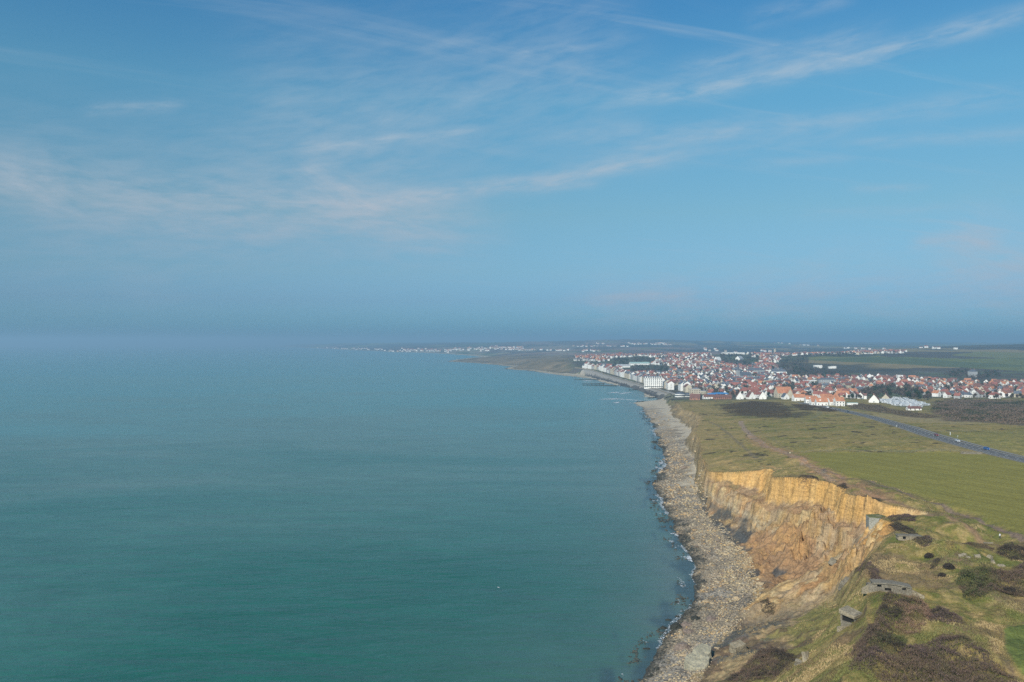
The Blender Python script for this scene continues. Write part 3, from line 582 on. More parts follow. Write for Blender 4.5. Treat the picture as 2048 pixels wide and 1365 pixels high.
# ------------------------------------------------------------------ sea
def build_sea():
    rr = [0.0, 25.0]
    while rr[-1] < 60000: rr.append(rr[-1]*(1.06 if rr[-1] < 170 or rr[-1] > 2400 else 1.016))
    rr = np.array(rr); th = np.concatenate([np.linspace(0.02, 0.46, 330, endpoint=False), np.linspace(0.46, 2*math.pi+0.02, 240, endpoint=False)]); na = len(th)
    RR, TH = np.meshgrid(rr, th, indexing='ij'); V = np.stack([RR*np.sin(TH), RR*np.cos(TH), -(RR**2)/(2*RE)], -1).reshape(-1, 3)
    sdd = np.full(len(V), -500.0); k_ = (V[:, 1] > 100) & (V[:, 1] < 5000) & (V[:, 0] > -700); sdd[k_] = sdist(SH, V[k_, 0], V[k_, 1])
    nn = fbm(V[:, 0]/30, V[:, 1]/60, 200, 3); sh = np.exp(np.minimum(sdd+nn*12, 0)/(26+V[:, 1].clip(0, 2000)*0.02)); rk = sstep(-9, -1, sdd+fbm(V[:, 0]/7, V[:, 1]/16, 201, 3)*9)*(V[:, 1] < 1150)
    i = np.arange(len(rr)*na).reshape(len(rr), na); j = np.roll(i, -1, 1)
    Fq = np.stack([i[:-1], i[1:], j[1:], j[:-1]], -1).reshape(-1, 4)
    m, q, b = newmat('sea_water')
    ge = q.n('ShaderNodeNewGeometry'); pos = ge.outputs['Position']
    mp = q.n('ShaderNodeMapping'); q.link(pos, mp.inputs[0]); mp.inputs['Rotation'].default_value = (0, 0, R(35)); mp.inputs['Scale'].default_value = (0.0028, 0.0062, 1)
    big = q.noise(mp.outputs[0], 1.0, 5, 0.6, 0.8)
    mp2 = q.n('ShaderNodeMapping'); q.link(pos, mp2.inputs[0]); mp2.inputs['Rotation'].default_value = (0, 0, R(14)); mp2.inputs['Scale'].default_value = (0.0006, 0.0016, 1)
    huge = q.noise(mp2.outputs[0], 1.0, 4, 0.55, 0.5)
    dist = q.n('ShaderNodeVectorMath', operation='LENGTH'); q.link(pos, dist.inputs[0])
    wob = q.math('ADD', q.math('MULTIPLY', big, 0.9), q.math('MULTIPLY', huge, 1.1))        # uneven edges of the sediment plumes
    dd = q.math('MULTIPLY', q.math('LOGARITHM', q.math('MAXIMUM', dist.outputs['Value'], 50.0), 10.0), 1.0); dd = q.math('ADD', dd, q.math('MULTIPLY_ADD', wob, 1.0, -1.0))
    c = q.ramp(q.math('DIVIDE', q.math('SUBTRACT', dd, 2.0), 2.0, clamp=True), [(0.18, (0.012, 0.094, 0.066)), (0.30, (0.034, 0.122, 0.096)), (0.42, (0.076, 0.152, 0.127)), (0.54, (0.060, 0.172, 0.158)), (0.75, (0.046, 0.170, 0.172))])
    c = q.mix(1.0, c, q.ramp(big, [(0.3, (0.88, 0.96, 0.95)), (0.7, (1.14, 1.05, 1.05))]), 'MULTIPLY')
    sa = q.n('ShaderNodeAttribute', attribute_name='shallow'); ss = q.n('ShaderNodeSeparateColor'); q.link(sa.outputs['Color'], ss.inputs[0])
    rip = q.noise(mp2.outputs[0], 60.0, 6, 0.7); c = q.mix(1.0, c, q.ramp(rip, [(0.3, 0.84), (0.7, 1.18)]), 'MULTIPLY')  # light and dark of small waves painted into the water colour
    c = q.mix(q.math('MULTIPLY', ss.outputs[0], 0.75), c, (0.105, 0.135, 0.122)); c = q.mix(q.math('MULTIPLY', ss.outputs[1], 0.7), c, (0.030, 0.050, 0.060))
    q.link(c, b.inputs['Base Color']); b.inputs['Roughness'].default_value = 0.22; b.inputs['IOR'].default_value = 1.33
    mw = q.n('ShaderNodeMapping'); q.link(pos, mw.inputs[0]); mw.inputs['Rotation'].default_value = (0, 0, R(-28)); mw.inputs['Scale'].default_value = (0.35, 1.0, 1)
    w1 = q.noise(mw.outputs[0], 0.35, 4, 0.6, 0.3); w2 = q.noise(mw.outputs[0], 0.06, 3, 0.55, 0.4); w3 = q.noise(pos, 1.6, 3, 0.6)
    h = q.math('ADD', q.math('MULTIPLY', w1, 0.9), q.math('ADD', q.math('MULTIPLY', w2, 2.2), q.math('MULTIPLY', w3, 0.14)))
    bp = q.n('ShaderNodeBump', Strength=0.9, Distance=0.8); q.link(h, bp.inputs['Height']); q.link(bp.outputs[0], b.inputs['Normal'])
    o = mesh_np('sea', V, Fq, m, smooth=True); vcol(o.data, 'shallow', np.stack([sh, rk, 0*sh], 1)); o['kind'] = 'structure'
build_sea()

# ------------------------------------------------------------------ haze
def build_haze():
    m = bpy.data.materials.new('haze'); m.use_nodes = True; t = m.node_tree; t.nodes.clear()
    q = NT(t); out = q.n('ShaderNodeOutputMaterial'); v = q.n('ShaderNodeVolumePrincipled')
    v.inputs['Color'].default_value = (0.395, 0.645, 0.85, 1); v.inputs['Density'].default_value = 0.00017; v.inputs['Anisotropy'].default_value = 0.1
    q.link(v.outputs[0], out.inputs['Volume'])
    L = 62000; zb, zt = -290.0, 170.0
    V = [(-L, -L, zb), (L, -L, zb), (L, L, zb), (-L, L, zb), (-L, -L, zt), (L, -L, zt), (L, L, zt), (-L, L, zt)]
    o = mesh_np('haze', V, [(0, 3, 2, 1), (4, 5, 6, 7), (0, 1, 5, 4), (1, 2, 6, 5), (2, 3, 7, 6), (3, 0, 4, 7)], m)
    tag(o, kind='stuff')
build_haze()

# ================================================================== things
def empty(name, loc=(0, 0, 0), rz=0.0):
    o = bpy.data.objects.new(name, None); COL.objects.link(o); o.location = loc; o.rotation_euler = (0, 0, rz); o.empty_display_size = 0.5
    return o
def thing(name, label, cat, loc=(0, 0, 0), rz=0.0, group=None): return tag(empty(name, loc, rz), label, cat, group)
class MB:
    """collects boxes, prisms and sheets for ONE mesh object"""
    def __init__(s): s.v = []; s.f = []; s.mi = []
    def poly(s, pts, mi=0):
        n = len(s.v); s.v += [tuple(p) for p in pts]; s.f.append(tuple(range(n, n+len(pts)))); s.mi.append(mi); return s
    def box(s, c, d, rz=0.0, rx=0.0, ry=0.0, mi=0, taper=1.0):
        M_ = Matrix.Rotation(rz, 3, 'Z') @ Matrix.Rotation(ry, 3, 'Y') @ Matrix.Rotation(rx, 3, 'X'); n = len(s.v)
        for k, (a, b, e) in enumerate([(-1, -1, -1), (1, -1, -1), (1, 1, -1), (-1, 1, -1), (-1, -1, 1), (1, -1, 1), (1, 1, 1), (-1, 1, 1)]):
            t = taper if e > 0 else 1.0
            s.v.append(tuple(Vector(c)+M_ @ Vector((a*d[0]/2*t, b*d[1]/2*t, e*d[2]/2))))
        for q in ((0, 3, 2, 1), (4, 5, 6, 7), (0, 1, 5, 4), (1, 2, 6, 5), (2, 3, 7, 6), (3, 0, 4, 7)): s.f.append(tuple(n+i for i in q)); s.mi.append(mi)
        return s
    def prism(s, pts, z0, z1, mi=0):
        """closed outline in plan (counter-clockwise), pulled up"""
        n = len(s.v); k = len(pts)
        z0f = z0 if callable(z0) else (lambda p: z0); z1f = z1 if callable(z1) else (lambda p: z1)
        s.v += [(p[0], p[1], z0f(p)) for p in pts]+[(p[0], p[1], z1f(p)) for p in pts]
        s.f.append(tuple(n+i for i in reversed(range(k)))); s.f.append(tuple(n+k+i for i in range(k))); s.mi += [mi, mi]
        for i in range(k): j = (i+1) % k; s.f.append((n+i, n+j, n+k+j, n+k+i)); s.mi.append(mi)
        return s
    def cyl(s, c, r, h, n=10, r2=None, axis='Z', mi=0):
        r2 = r if r2 is None else r2; b = len(s.v)
        for k, (rr, zz) in enumerate(((r, 0), (r2, h))):
            for i in range(n):
                a = 2*math.pi*i/n; p = (rr*math.cos(a), rr*math.sin(a), zz)
                if axis == 'Y': p = (p[0], p[2]-h/2, p[1])
                if axis == 'X': p = (p[2]-h/2, p[0], p[1])
                s.v.append((c[0]+p[0], c[1]+p[1], c[2]+p[2]))
        s.f.append(tuple(b+i for i in reversed(range(n)))); s.f.append(tuple(b+n+i for i in range(n))); s.mi += [mi, mi]
        for i in range(n): j = (i+1) % n; s.f.append((b+i, b+j, b+n+j, b+n+i)); s.mi.append(mi)
        return s
    def data(s, name, mats):
        me = bpy.data.meshes.new(name); me.from_pydata(s.v, [], s.f)
        for m_ in (mats if isinstance(mats, (list, tuple)) else [mats]): me.materials.append(m_)
        me.polygons.foreach_set('material_index', s.mi); me.update(); return me
    def build(s, name, mats, parent=None, loc=(0, 0, 0), rz=0.0, bevel=0.0):
        o = bpy.data.objects.new(name, s.data(name, mats)); COL.objects.link(o); o.parent = parent; o.location = loc; o.rotation_euler = (0, 0, rz)
        if bevel:
            b_ = o.modifiers.new('bevel', 'BEVEL'); b_.width = bevel; b_.segments = 2; b_.limit_method = 'ANGLE'
        return o
def put(name, data, parent=None, loc=(0, 0, 0), rz=0.0, sc=(1, 1, 1)):
    o = bpy.data.objects.new(name, data); COL.objects.link(o); o.parent = parent; o.location = loc; o.rotation_euler = (0, 0, rz); o.scale = sc; return o
def at(u, v):
    (x, y), = cast([(u, v)]); return Vector((x, y, gz(x, y)))
def pxm(px_, y): return px_/F*y

M_ = {
 'white': mat('white_render', (0.72, 0.70, 0.66), 0.85, 0.10, 0.15), 'cream': mat('cream_render', (0.47, 0.41, 0.31), 0.85, 0.12, 0.15),
 'grey': mat('grey_render', (0.33, 0.33, 0.325), 0.85, 0.12, 0.15), 'brick': mat('brick', (0.30, 0.15, 0.10), 0.9, 0.2, 0.4),
 'orange': mat('orange_tiles', (0.40, 0.175, 0.095), 0.8, 0.3, 0.3), 'red': mat('red_tiles', (0.245, 0.092, 0.07), 0.8, 0.2, 0.3),
 'brown': mat('brown_tiles', (0.15, 0.075, 0.06), 0.8, 0.2, 0.3), 'slate': mat('slate', (0.10, 0.11, 0.13), 0.6, 0.2, 0.3), 'pale': mat('pale_roofing', (0.38, 0.38, 0.38), 0.7, 0.12, 0.2),
 'glass': mat('window_glass', (0.03, 0.04, 0.05), 0.15, 0.1, 1.0, spec=0.6), 'concrete': mat('concrete', (0.20, 0.175, 0.135), 0.95, 0.32, 0.7, bump=0.5, dirt=(0.075, 0.062, 0.040)),
 'conc_pale': mat('pale_concrete', (0.27, 0.225, 0.155), 0.95, 0.32, 0.5, bump=0.5, dirt=(0.12, 0.105, 0.075)), 'dark': mat('tyre_and_shade_black', (0.015, 0.014, 0.012), 1.0, 0.1, 1),  # dark: tyres, and blocks painted near black as shade in openings
 'asphalt': mat('asphalt', (0.105, 0.100, 0.094), 0.9, 0.12, 0.4), 'paint': mat('road_paint', (0.7, 0.7, 0.68), 0.7, 0.1, 2), 'cyclepath': mat('cycle_path', (0.20, 0.19, 0.175), 0.9, 0.12, 0.4),
 'wood': mat('weathered_wood', (0.12, 0.10, 0.075), 0.9, 0.25, 2), 'weed': mat('weedy_timber', (0.035, 0.035, 0.028), 0.8, 0.3, 2), 'metal': mat('galvanised_metal', (0.42, 0.43, 0.44), 0.45, 0.1, 3, metal=0.6),
 'green': mat('green_sheet_roof', (0.30, 0.42, 0.38), 0.6, 0.1, 0.2), 'blue': mat('blue_sheet_roof', (0.06, 0.20, 0.42), 0.5, 0.1, 0.2), 'bark': mat('bark', (0.11, 0.085, 0.065), 0.95, 0.3, 2)}

# ------------------------------------------------------------------ road
def ribbon(name, line, off0, off1, dz, m, parent=None, dash=None, s0=0, s1=1e9):
    """strip along a ground line between two sideways offsets"""
    P_ = np.array(line); d = np.gradient(P_, axis=0); d /= np.linalg.norm(d, axis=1)[:, None]; nrm = np.stack([d[:, 1], -d[:, 0]], 1)
    L = np.concatenate([[0], np.cumsum(np.linalg.norm(np.diff(P_, axis=0), axis=1))])
    def pt(s_, o_):
        x = np.interp(s_, L, P_[:, 0]); y = np.interp(s_, L, P_[:, 1]); nx = np.interp(s_, L, nrm[:, 0]); ny = np.interp(s_, L, nrm[:, 1])
        return x+nx*o_, y+ny*o_
    b = MB(); end = min(s1, L[-1])
    segs = [(s0, end)] if not dash else [(q, min(q+dash[0], end)) for q in np.arange(s0, end, dash[0]+dash[1])]
    def zz(x, y): return float(Zp(np.array([x]), np.array([y]))[0])-(x*x+y*y)/(2*RE)+dz
    for (a, e) in segs:
        n = max(1, int((e-a)/4)); ss = np.linspace(a, e, n+1); base = len(b.v)
        for q in ss:
            for o_ in (off0, off1):
                x, y = pt(q, o_); b.v.append((float(x), float(y), zz(float(x), float(y))))
        for i in range(n): k = base+2*i; b.f.append((k, k+1, k+3, k+2)); b.mi.append(0)
    return b.build(name, m, parent)
rd_ = ribbon('road', ROAD, -3.9, 3.9, 0.02, M_['asphalt']); tag(rd_, kind='structure')
rd2 = ribbon('cycle_path', ROAD, -7.2, -5.0, 0.10, M_['cyclepath']); tag(rd2, kind='structure')
rd3 = ribbon('verge_path', ROAD, 4.9, 6.6, 0.10, M_['cyclepath']); tag(rd3, kind='structure')
mk = [ribbon('edge_line', ROAD, -3.55, -3.35, 0.026, M_['paint'], rd_), ribbon('edge_line', ROAD, 3.35, 3.55, 0.026, M_['paint'], rd_),
      ribbon('centre_line', ROAD, -0.12, 0.12, 0.026, M_['paint'], rd_, (3, 7), 0, 1e9), ribbon('hatched_median', ROAD, -0.9, -0.5, 0.026, M_['paint'], rd_, (9, 5), 40, 200),
      ribbon('hatched_median', ROAD, 0.5, 0.9, 0.026, M_['paint'], rd_, (9, 5), 40, 200)]
RP = np.array(ROAD)
def road_at(u, side):
    """road position below photo column u"""
    k = (u-1024)/F; r_ = RP[:, 0]/RP[:, 1]; i = int(np.argmin(np.abs(r_-k))); i = min(max(i, 1), len(RP)-2)
    d = RP[i+1]-RP[i-1]; d /= np.linalg.norm(d); n = np.array([d[1], -d[0]]); p = RP[i]+n*side
    x, y = float(p[0]), float(p[1]); return Vector((x, y, float(Zp(np.array([x]), np.array([y]))[0])-(x*x+y*y)/(2*RE)+0.03)), math.atan2(d[1], d[0]), (x, y)

# ------------------------------------------------------------------ cars
def make_car(u, side, col, label, van=False):
    loc, ang, _ = road_at(u, side); t = thing('van' if van else 'car', label, 'van' if van else 'car', loc, ang, 'vehicles on the coast road')
    m = mat('paint_'+'_'.join(str(int(c*100)) for c in col), col, 0.3, 0.05, 1, spec=0.6)
    L, Wd, h = (5.0, 1.95, 2.0) if van else (4.3, 1.75, 1.45)
    prof = [(-L/2, 0.35), (-L/2, 0.85), (-L/2+0.25, 0.95), (-L/2+0.5, h-0.1), (-L/2+1.1, h), (0.55, h), (1.15, 0.98), (L/2-0.1, 0.80), (L/2, 0.6), (L/2, 0.35)]
    if van: prof = [(-L/2, 0.35), (-L/2, 1.8), (-L/2+0.15, h), (1.2, h), (1.75, 1.15), (L/2-0.05, 0.95), (L/2, 0.6), (L/2, 0.35)]
    b = MB(); n = len(prof)
    for sy in (-1, 1):
        for (x, z) in prof: b.v.append((x, sy*Wd/2*(0.84 if z > 1.0 else 1.0), z))
    for i in range(n): j = (i+1) % n; b.f.append((i, j, n+j, n+i)); b.mi.append(0)
    b.f.append(tuple(range(n))); b.f.append(tuple(reversed(range(n, 2*n)))); b.mi += [0, 0]
    b.build('body', m, t, bevel=0.05)
    for sy in (-1, 1):
        w = MB(); y0 = sy*(Wd/2*0.93+0.01); y1 = sy*(Wd/2*0.85+0.01)
        w.poly([(-L/2+0.75, y0, 1.0), (0.95, y0, 1.0), (0.5, y1, h-0.12), (-L/2+0.95, y1, h-0.12)]); w.build('side_window', M_['glass'], t)
    fx = [(0.63, h-0.04), (1.13, 1.02)] if not van else [(1.25, h-0.1), (1.72, 1.2)]
    MB().poly([(fx[0][0]+0.03, -Wd*0.36, fx[0][1]), (fx[0][0]+0.03, Wd*0.36, fx[0][1]), (fx[1][0]+0.03, Wd*0.40, fx[1][1]), (fx[1][0]+0.03, -Wd*0.40, fx[1][1])]).build('windscreen', M_['glass'], t)
    MB().poly([(-L/2+0.24, -Wd*0.38, 1.0), (-L/2+0.24, Wd*0.38, 1.0), (-L/2+0.46, Wd*0.36, h-0.15), (-L/2+0.46, -Wd*0.36, h-0.15)]).build('rear_window', M_['glass'], t)
    for sx in (-L/2+0.8, L/2-0.85):
        for sy in (-1, 1):
            w_ = MB().cyl((0, 0, 0), 0.33, 0.22, 12, axis='Y').build('wheel', M_['dark'], t, (sx, sy*(Wd/2-0.1), 0.33))
            MB().cyl((0, 0, 0), 0.18, 0.24, 8, axis='Y').build('rim', M_['metal'], w_)
    for sy in (-1, 1): MB().box((0, 0, 0), (0.05, 0.3, 0.14)).build('headlight', M_['paint'], t, (L/2+0.0, sy*0.6, 0.66))
make_car(1963, -1.8, (0.02, 0.09, 0.28), 'bright blue car on the coast road, nearest to the right edge')
make_car(1908, -1.8, (0.45, 0.46, 0.47), 'silver grey car on the coast road between the blue and the red car')
make_car(1868, -1.9, (0.16, 0.02, 0.02), 'dark red car on the coast road beside a white signboard')
make_car(1697, 1.8, (0.02, 0.02, 0.025), 'black car on the far coast road, nearer of the two dark ones')
make_car(1681, 1.8, (0.05, 0.06, 0.08), 'dark grey car on the far coast road behind the black one')
make_car(1658, 1.8, (0.7, 0.7, 0.68), 'white van entering the coast road below the orange roofed terrace', True)

# street lamp and roadside signs
def lamp(u, side):
    loc, ang, _ = road_at(u, side); t = thing('street_lamp', 'tall galvanised street lamp beside the coast road near the right edge', 'street lamp', loc, ang+R(90))
    MB().cyl((0, 0, 0), 0.12, 7.2, 10, 0.06).build('post', M_['metal'], t)
    MB().box((0.5, 0, 7.15), (1.1, 0.07, 0.07)).build('arm', M_['metal'], t); MB().box((1.15, 0, 7.13), (0.6, 0.28, 0.12)).build('lamp_head', M_['paint'], t)
    MB().box((0, 0, 0.1), (0.5, 0.5, 0.3)).build('footing', M_['concrete'], t)
lamp(2041, -9.0)
for (u, sd_, w_, h_, z_, lb) in [(1874, -7.6, 0.9, 1.9, 1.6, 'tall white signboard beside the coast road behind the red car'), (1813, 8.0, 0.9, 1.2, 1.2, 'small white marker sign on the near verge of the coast road'),
                                 (2026, -8.5, 0.7, 1.0, 1.8, 'white road sign on a post close to the street lamp'), (1882, -9.5, 0.5, 0.8, 1.3, 'smaller white sign on the far verge beside the tall signboard')]:
    loc, ang, _ = road_at(u, sd_); t = thing('road_sign', lb, 'road sign', loc, ang+R(100)); MB().cyl((0, 0, 0), 0.05, z_, 8).build('post', M_['metal'], t); MB().box((0, 0, z_+h_/2-0.3), (w_, 0.05, h_), rz=R(90)).build('panel', M_['paint'], t)

# ------------------------------------------------------------------ field fence, wall
def fence(name, label, pts, step, h, wire=True, post=0.12):
    W_ = cast(pts); L = []
    for (a, b_) in zip(W_[:-1], W_[1:]):
        n = max(1, int(math.dist(a, b_)/step)); L += [(a[0]+(b_[0]-a[0])*i/n, a[1]+(b_[1]-a[1])*i/n) for i in range(n)]
    L.append(W_[-1]); Z = gzs([p[0] for p in L], [p[1] for p in L])
    t = thing(name, label, 'fence', (L[0][0], L[0][1], float(Z[0])))
    pd = MB().box((0, 0, h/2), (post, post, h)).data('post', M_['wood']); o0 = Vector((L[0][0], L[0][1], float(Z[0])))
    for p, z in list(zip(L, Z))[:100]: put('post', pd, t, Vector((p[0], p[1], float(z)))-o0)
    if wire:
        for hh in (0.95, 0.55):
            b = MB()
            for i in range(len(L)-1):
                a = Vector((L[i][0], L[i][1], float(Z[i])+h*hh))-o0; c = Vector((L[i+1][0], L[i+1][1], float(Z[i+1])+h*hh))-o0
                d = (c-a).normalized(); s_ = Vector((-d.y, d.x, 0))*0.012; up = Vector((0, 0, 0.025))
                b.poly([a-s_, c-s_, c-s_+up, a-s_+up]); b.poly([a+s_, a+s_+up, c+s_+up, c+s_]); b.poly([a-s_+up, c-s_+up, c+s_+up, a+s_+up])
            b.build('wire', M_['metal'], t)
fence('field_fence', 'post and wire fence along the far edge of the green field', [(1598, 905), (1700, 905.5), (1800, 906), (1918, 907)], 4.0, 1.2)
fence('field_fence', 'long fence crossing the meadow on the far side of the coast road', [(1880, 866), (1950, 866.5), (2070, 866)], 5.0, 1.3)
def field_wall():
    (x0, y0), (x1, y1) = cast([(1921, 909), (1965, 909.5)]); L = math.hypot(x1-x0, y1-y0); ang = math.atan2(y1-y0, x1-x0)
    t = thing('concrete_wall', 'low grey concrete wall at the field corner beside the coast road', 'wall', (x0, y0, gz(x0, y0)), ang)
    MB().box((L/2, 0, 0.5), (L, 0.35, 1.7)).build('panel', M_['concrete'], t); MB().box((L/2, 0, 1.4), (L+0.1, 0.5, 0.12)).build('coping', M_['conc_pale'], t)
field_wall()

# ------------------------------------------------------------------ bunkers and fallen concrete
def rough(o, amt=0.12, lev=2, size=1.5):
    sb = o.modifiers.new('sub', 'SUBSURF'); sb.subdivision_type = 'SIMPLE'; sb.levels = lev; sb.render_levels = lev
    tx = bpy.data.textures.new('rough', 'CLOUDS'); tx.noise_scale = size; dm = o.modifiers.new('disp', 'DISPLACE'); dm.texture = tx; dm.strength = amt; dm.mid_level = 0.5; dm.texture_coords = 'GLOBAL'
    return o
def bunker_long():
    p = at(1781, 1193)+Vector((0, 0, 0.35)); t = thing('bunker', 'long grey concrete bunker with curved roof slab and three dark openings on the grassy slope', 'bunker', p, R(-12), 'wartime bunkers on the cliff top')
    # front wall in pieces around real openings: local x along the front, y back, z up
    xs = [(-5.6, -3.4, -0.8, 2.0), (-2.3, -1.5, -0.8, 2.15), (-1.5, 0.2, 1.0, 2.1), (-1.5, -0.2, -0.8, 0.3), (0.5, 2.9, -0.8, 2.0), (0.2, 0.5, -0.8, 2.0), (3.9, 5.4, -0.9, 1.5)]
    b = MB()
    for (a, c, z0, z1) in xs: b.box(((a+c)/2, 0, (z0+z1)/2), (c-a, 0.5, z1-z0))
    b.box((0, 0.02, -2.2), (11.2, 0.55, 2.9)); b.box((-5.45, 1.3, -2.0), (0.55, 2.9, 3.0)); b.box((-2.85, 0, 0.2), (1.1, 0.5, 2.0)); b.box((-2.85, 0, 1.95), (1.1, 0.5, 0.3)); b.box((3.4, 0, -0.1), (1.0, 0.5, 1.5)); b.box((3.4, 0, 1.45), (1.0, 0.5, 0.35)); b.box((0.2, 2.6, 0.4), (11.0, 0.5, 2.2)); b.box((-5.45, 1.3, 0.4), (0.5, 2.3, 2.2)); b.box((5.25, 1.3, 0.1), (0.5, 2.3, 2.0))
    rough(b.build('front_wall', M_['concrete'], t, bevel=0.05), 0.08)
    r_ = MB(); n = 10
    for i in range(n):
        x0 = -4.7+10.0*i/n; x1 = -4.7+10.0*(i+1)/n; f = lambda x: 2.45-0.010*(x+2.0)**2-0.05*max(x, 0)
        r_.poly([(x0, -0.55, f(x0)), (x1, -0.55, f(x1)), (x1, 3.0, f(x1)), (x0, 3.0, f(x0))]); r_.poly([(x0, -0.55, f(x0)-0.35), (x1, -0.55, f(x1)-0.35), (x1, -0.55, f(x1)), (x0, -0.55, f(x0))])
        r_.poly([(x0, -0.55, f(x0)-0.35), (x0, 3.0, f(x0)-0.35), (x1, 3.0, f(x1)-0.35), (x1, -0.55, f(x1)-0.35)]); r_.poly([(x0, 3.0, f(x0)-0.35), (x0, 3.0, f(x0)), (x1, 3.0, f(x1)), (x1, 3.0, f(x1)-0.35)])
    r_.poly([(-4.7, -0.55, 2.0), (-4.7, -0.55, 2.37), (-4.7, 3.0, 2.37), (-4.7, 3.0, 2.0)]); r_.poly([(5.3, -0.55, 1.3), (5.3, 3, 1.3), (5.3, 3, 1.65), (5.3, -0.55, 1.65)])
    r_.build('roof_slab', M_['concrete'], t)
    MB().box((0, 1.4, 0.2), (10.0, 1.9, 1.5)).build('interior_shade_block', M_['dark'], t)  # solid block coloured near black: shade behind the openings put into colour
    MB().prism([(-7.4, -0.6), (-5.6, -0.25), (-5.6, 0.25), (-7.4, -0.1)], -0.8, lambda p: 0.5 if p[0] < -6 else 1.7).build('wing_wall', M_['conc_pale'], t)
    MB().prism([(5.4, -0.25), (8.3, -0.8), (8.3, -0.4), (5.4, 0.25)], -1.2, lambda p: -0.3 if p[0] > 6 else 0.9).build('wing_wall', M_['conc_pale'], t)
bunker_long()
def bunker_upper():
    p = at(1822, 1096); t = thing('bunker', 'low half buried bunker with one square black opening in the middle of the slope', 'bunker', p+Vector((0, 0, 0.1)), R(-8), 'wartime bunkers on the cliff top')
    b = MB(); b.box((-3.3, 0, 0.3), (1.4, 0.5, 1.5)); b.box((-2.1, 0, -0.25), (1.1, 0.5, 0.5)); b.box((-2.1, 0, 1.05), (1.1, 0.5, 0.3)); b.box((-0.9, 0, 0.35), (1.4, 0.5, 1.6)); b.box((1.0, 0, 0.3), (2.6, 0.5, 1.5)); b.box((-3.9, 1.2, 0.4), (0.4, 2, 1.3)); b.box((2.4, 1.2, 0.3), (0.4, 2, 1.3))
    rough(b.build('front_wall', M_['conc_pale'], t, bevel=0.05), 0.1)
    MB().prism([(-4.3, -0.4), (2.7, -0.3), (6.4, 0.3), (2.7, 2.4), (-4.3, 2.2)], lambda p: 1.0 if p[0] < 4 else 0.2, lambda p: 1.3 if p[0] < 4 else 0.45).build('roof_slab', M_['concrete'], t)
    MB().box((-0.8, 1.1, 0.2), (6, 1.4, 1.2)).build('interior_shade_block', M_['dark'], t)  # black block painted to stand for the shade inside
bunker_upper()
def bunker_block():
    p = at(1704, 1241)-Vector((0, 0, 0.5)); t = thing('bunker', 'tall square bunker with a wide black embrasure under a sloping roof, half sunk in grass', 'bunker', p, R(38), 'wartime bunkers on the cliff top')
    # left face (facing -x) holds the opening, right face (facing -y) is closed
    b = MB(); b.box((0.3, -1.6, -0.2), (3.6, 0.5, 7.0)); b.box((-1.75, 0.4, -1.4), (0.5, 3.6, 4.7)); b.box((-1.75, 2.1, 1.8), (0.5, 0.5, 2.2)); b.box((2.0, 0.3, 1.0), (0.4, 3.4, 4.6)); b.box((0.2, 2.2, 1.0), (3.6, 0.4, 4.0))
    rough(b.build('walls', M_['concrete'], t, bevel=0.06), 0.1)
    rough(MB().prism([(-2.3, -2.0), (2.3, -2.0), (2.3, 2.6), (-2.3, 2.6)], lambda p: 2.5+0.12*p[1], lambda p: 3.55+0.22*p[1]).build('roof_slab', M_['conc_pale'], t, bevel=0.08), 0.15)
    MB().box((0.2, 0.3, 1.0), (3.0, 3.1, 3.0)).build('interior_shade_block', M_['dark'], t)  # near-black block painted as the shade within the embrasure
    MB().prism([(-6.0, 0.6), (-1.9, -1.9), (-1.7, -1.5), (-5.9, 1.1)], -1.5, lambda p: 0.35 if p[0] < -3 else 0.9).build('parapet', M_['conc_pale'], t)
bunker_block()
def bunker_edge():
    p = Vector((123.6, 275.0, 0)); p.z = gz(137, 275)-1.5
    t = thing('bunker', 'grass topped concrete bunker breaking out of the orange cliff edge', 'bunker', p, R(6), 'wartime bunkers on the cliff top')
    rough(MB().prism([(-0.9, -0.5), (4.0, -2.4), (10.5, 1.0), (9.0, 7.0), (1.2, 6.5)], -5.0, lambda q: 2.0 if q[0] > 2 else 2.4).build('concrete_body', mat('bunker_face', (0.28, 0.275, 0.24), 0.95, 0.25, 0.5, bump=0.6, dirt=(0.16, 0.14, 0.10)), t, bevel=0.12), 0.35, 3, 1.2)
    rough(MB().prism([(-0.6, 0.1), (4.0, -1.6), (10.8, 1.4), (9.2, 7.3), (1.4, 6.8)], 2.05, 2.5).build('turf_cap', mat('turf', (0.09, 0.105, 0.03), 1.0, 0.35, 0.9, dirt=(0.17, 0.13, 0.06)), t, bevel=0.15), 0.35, 3, 0.9)
    MB().box((6.0, 1.6, 2.62), (3.2, 0.8, 0.22), rz=R(8)).build('pale_slab', M_['conc_pale'], t)
bunker_edge()
for o_ in list(COL.objects):
    if o_.get('category') == 'bunker':
        k_ = 0.6 if 'breaking out' in o_['label'] else 0.82 if 'tall square' in o_['label'] else 0.88 if 'long grey' in o_['label'] else 0.9
        o_.scale = (k_, k_, k_)
def hollow(u, v, label):
    p = at(u, v); t = thing('bunker_entrance', label, 'bunker entrance', p+Vector((0, 0, 0.2)), R(-10))
    MB().box((0, 0, 0.95), (2.6, 0.8, 0.3)).build('lintel', M_['conc_pale'], t, bevel=0.04); MB().box((-0.95, 0.1, 0.3), (0.4, 0.6, 1.0)).build('jamb', M_['concrete'], t); MB().box((0.95, 0.1, 0.3), (0.4, 0.6, 1.0)).build('jamb', M_['concrete'], t); MB().box((0, 0.35, 0.3), (1.5, 0.3, 1.0)).build('opening_shade_panel', M_['dark'], t)  # last box is a black panel painted as the shade in the hole
hollow(1977, 1086, 'small dark square hole under a concrete lintel below the field track')
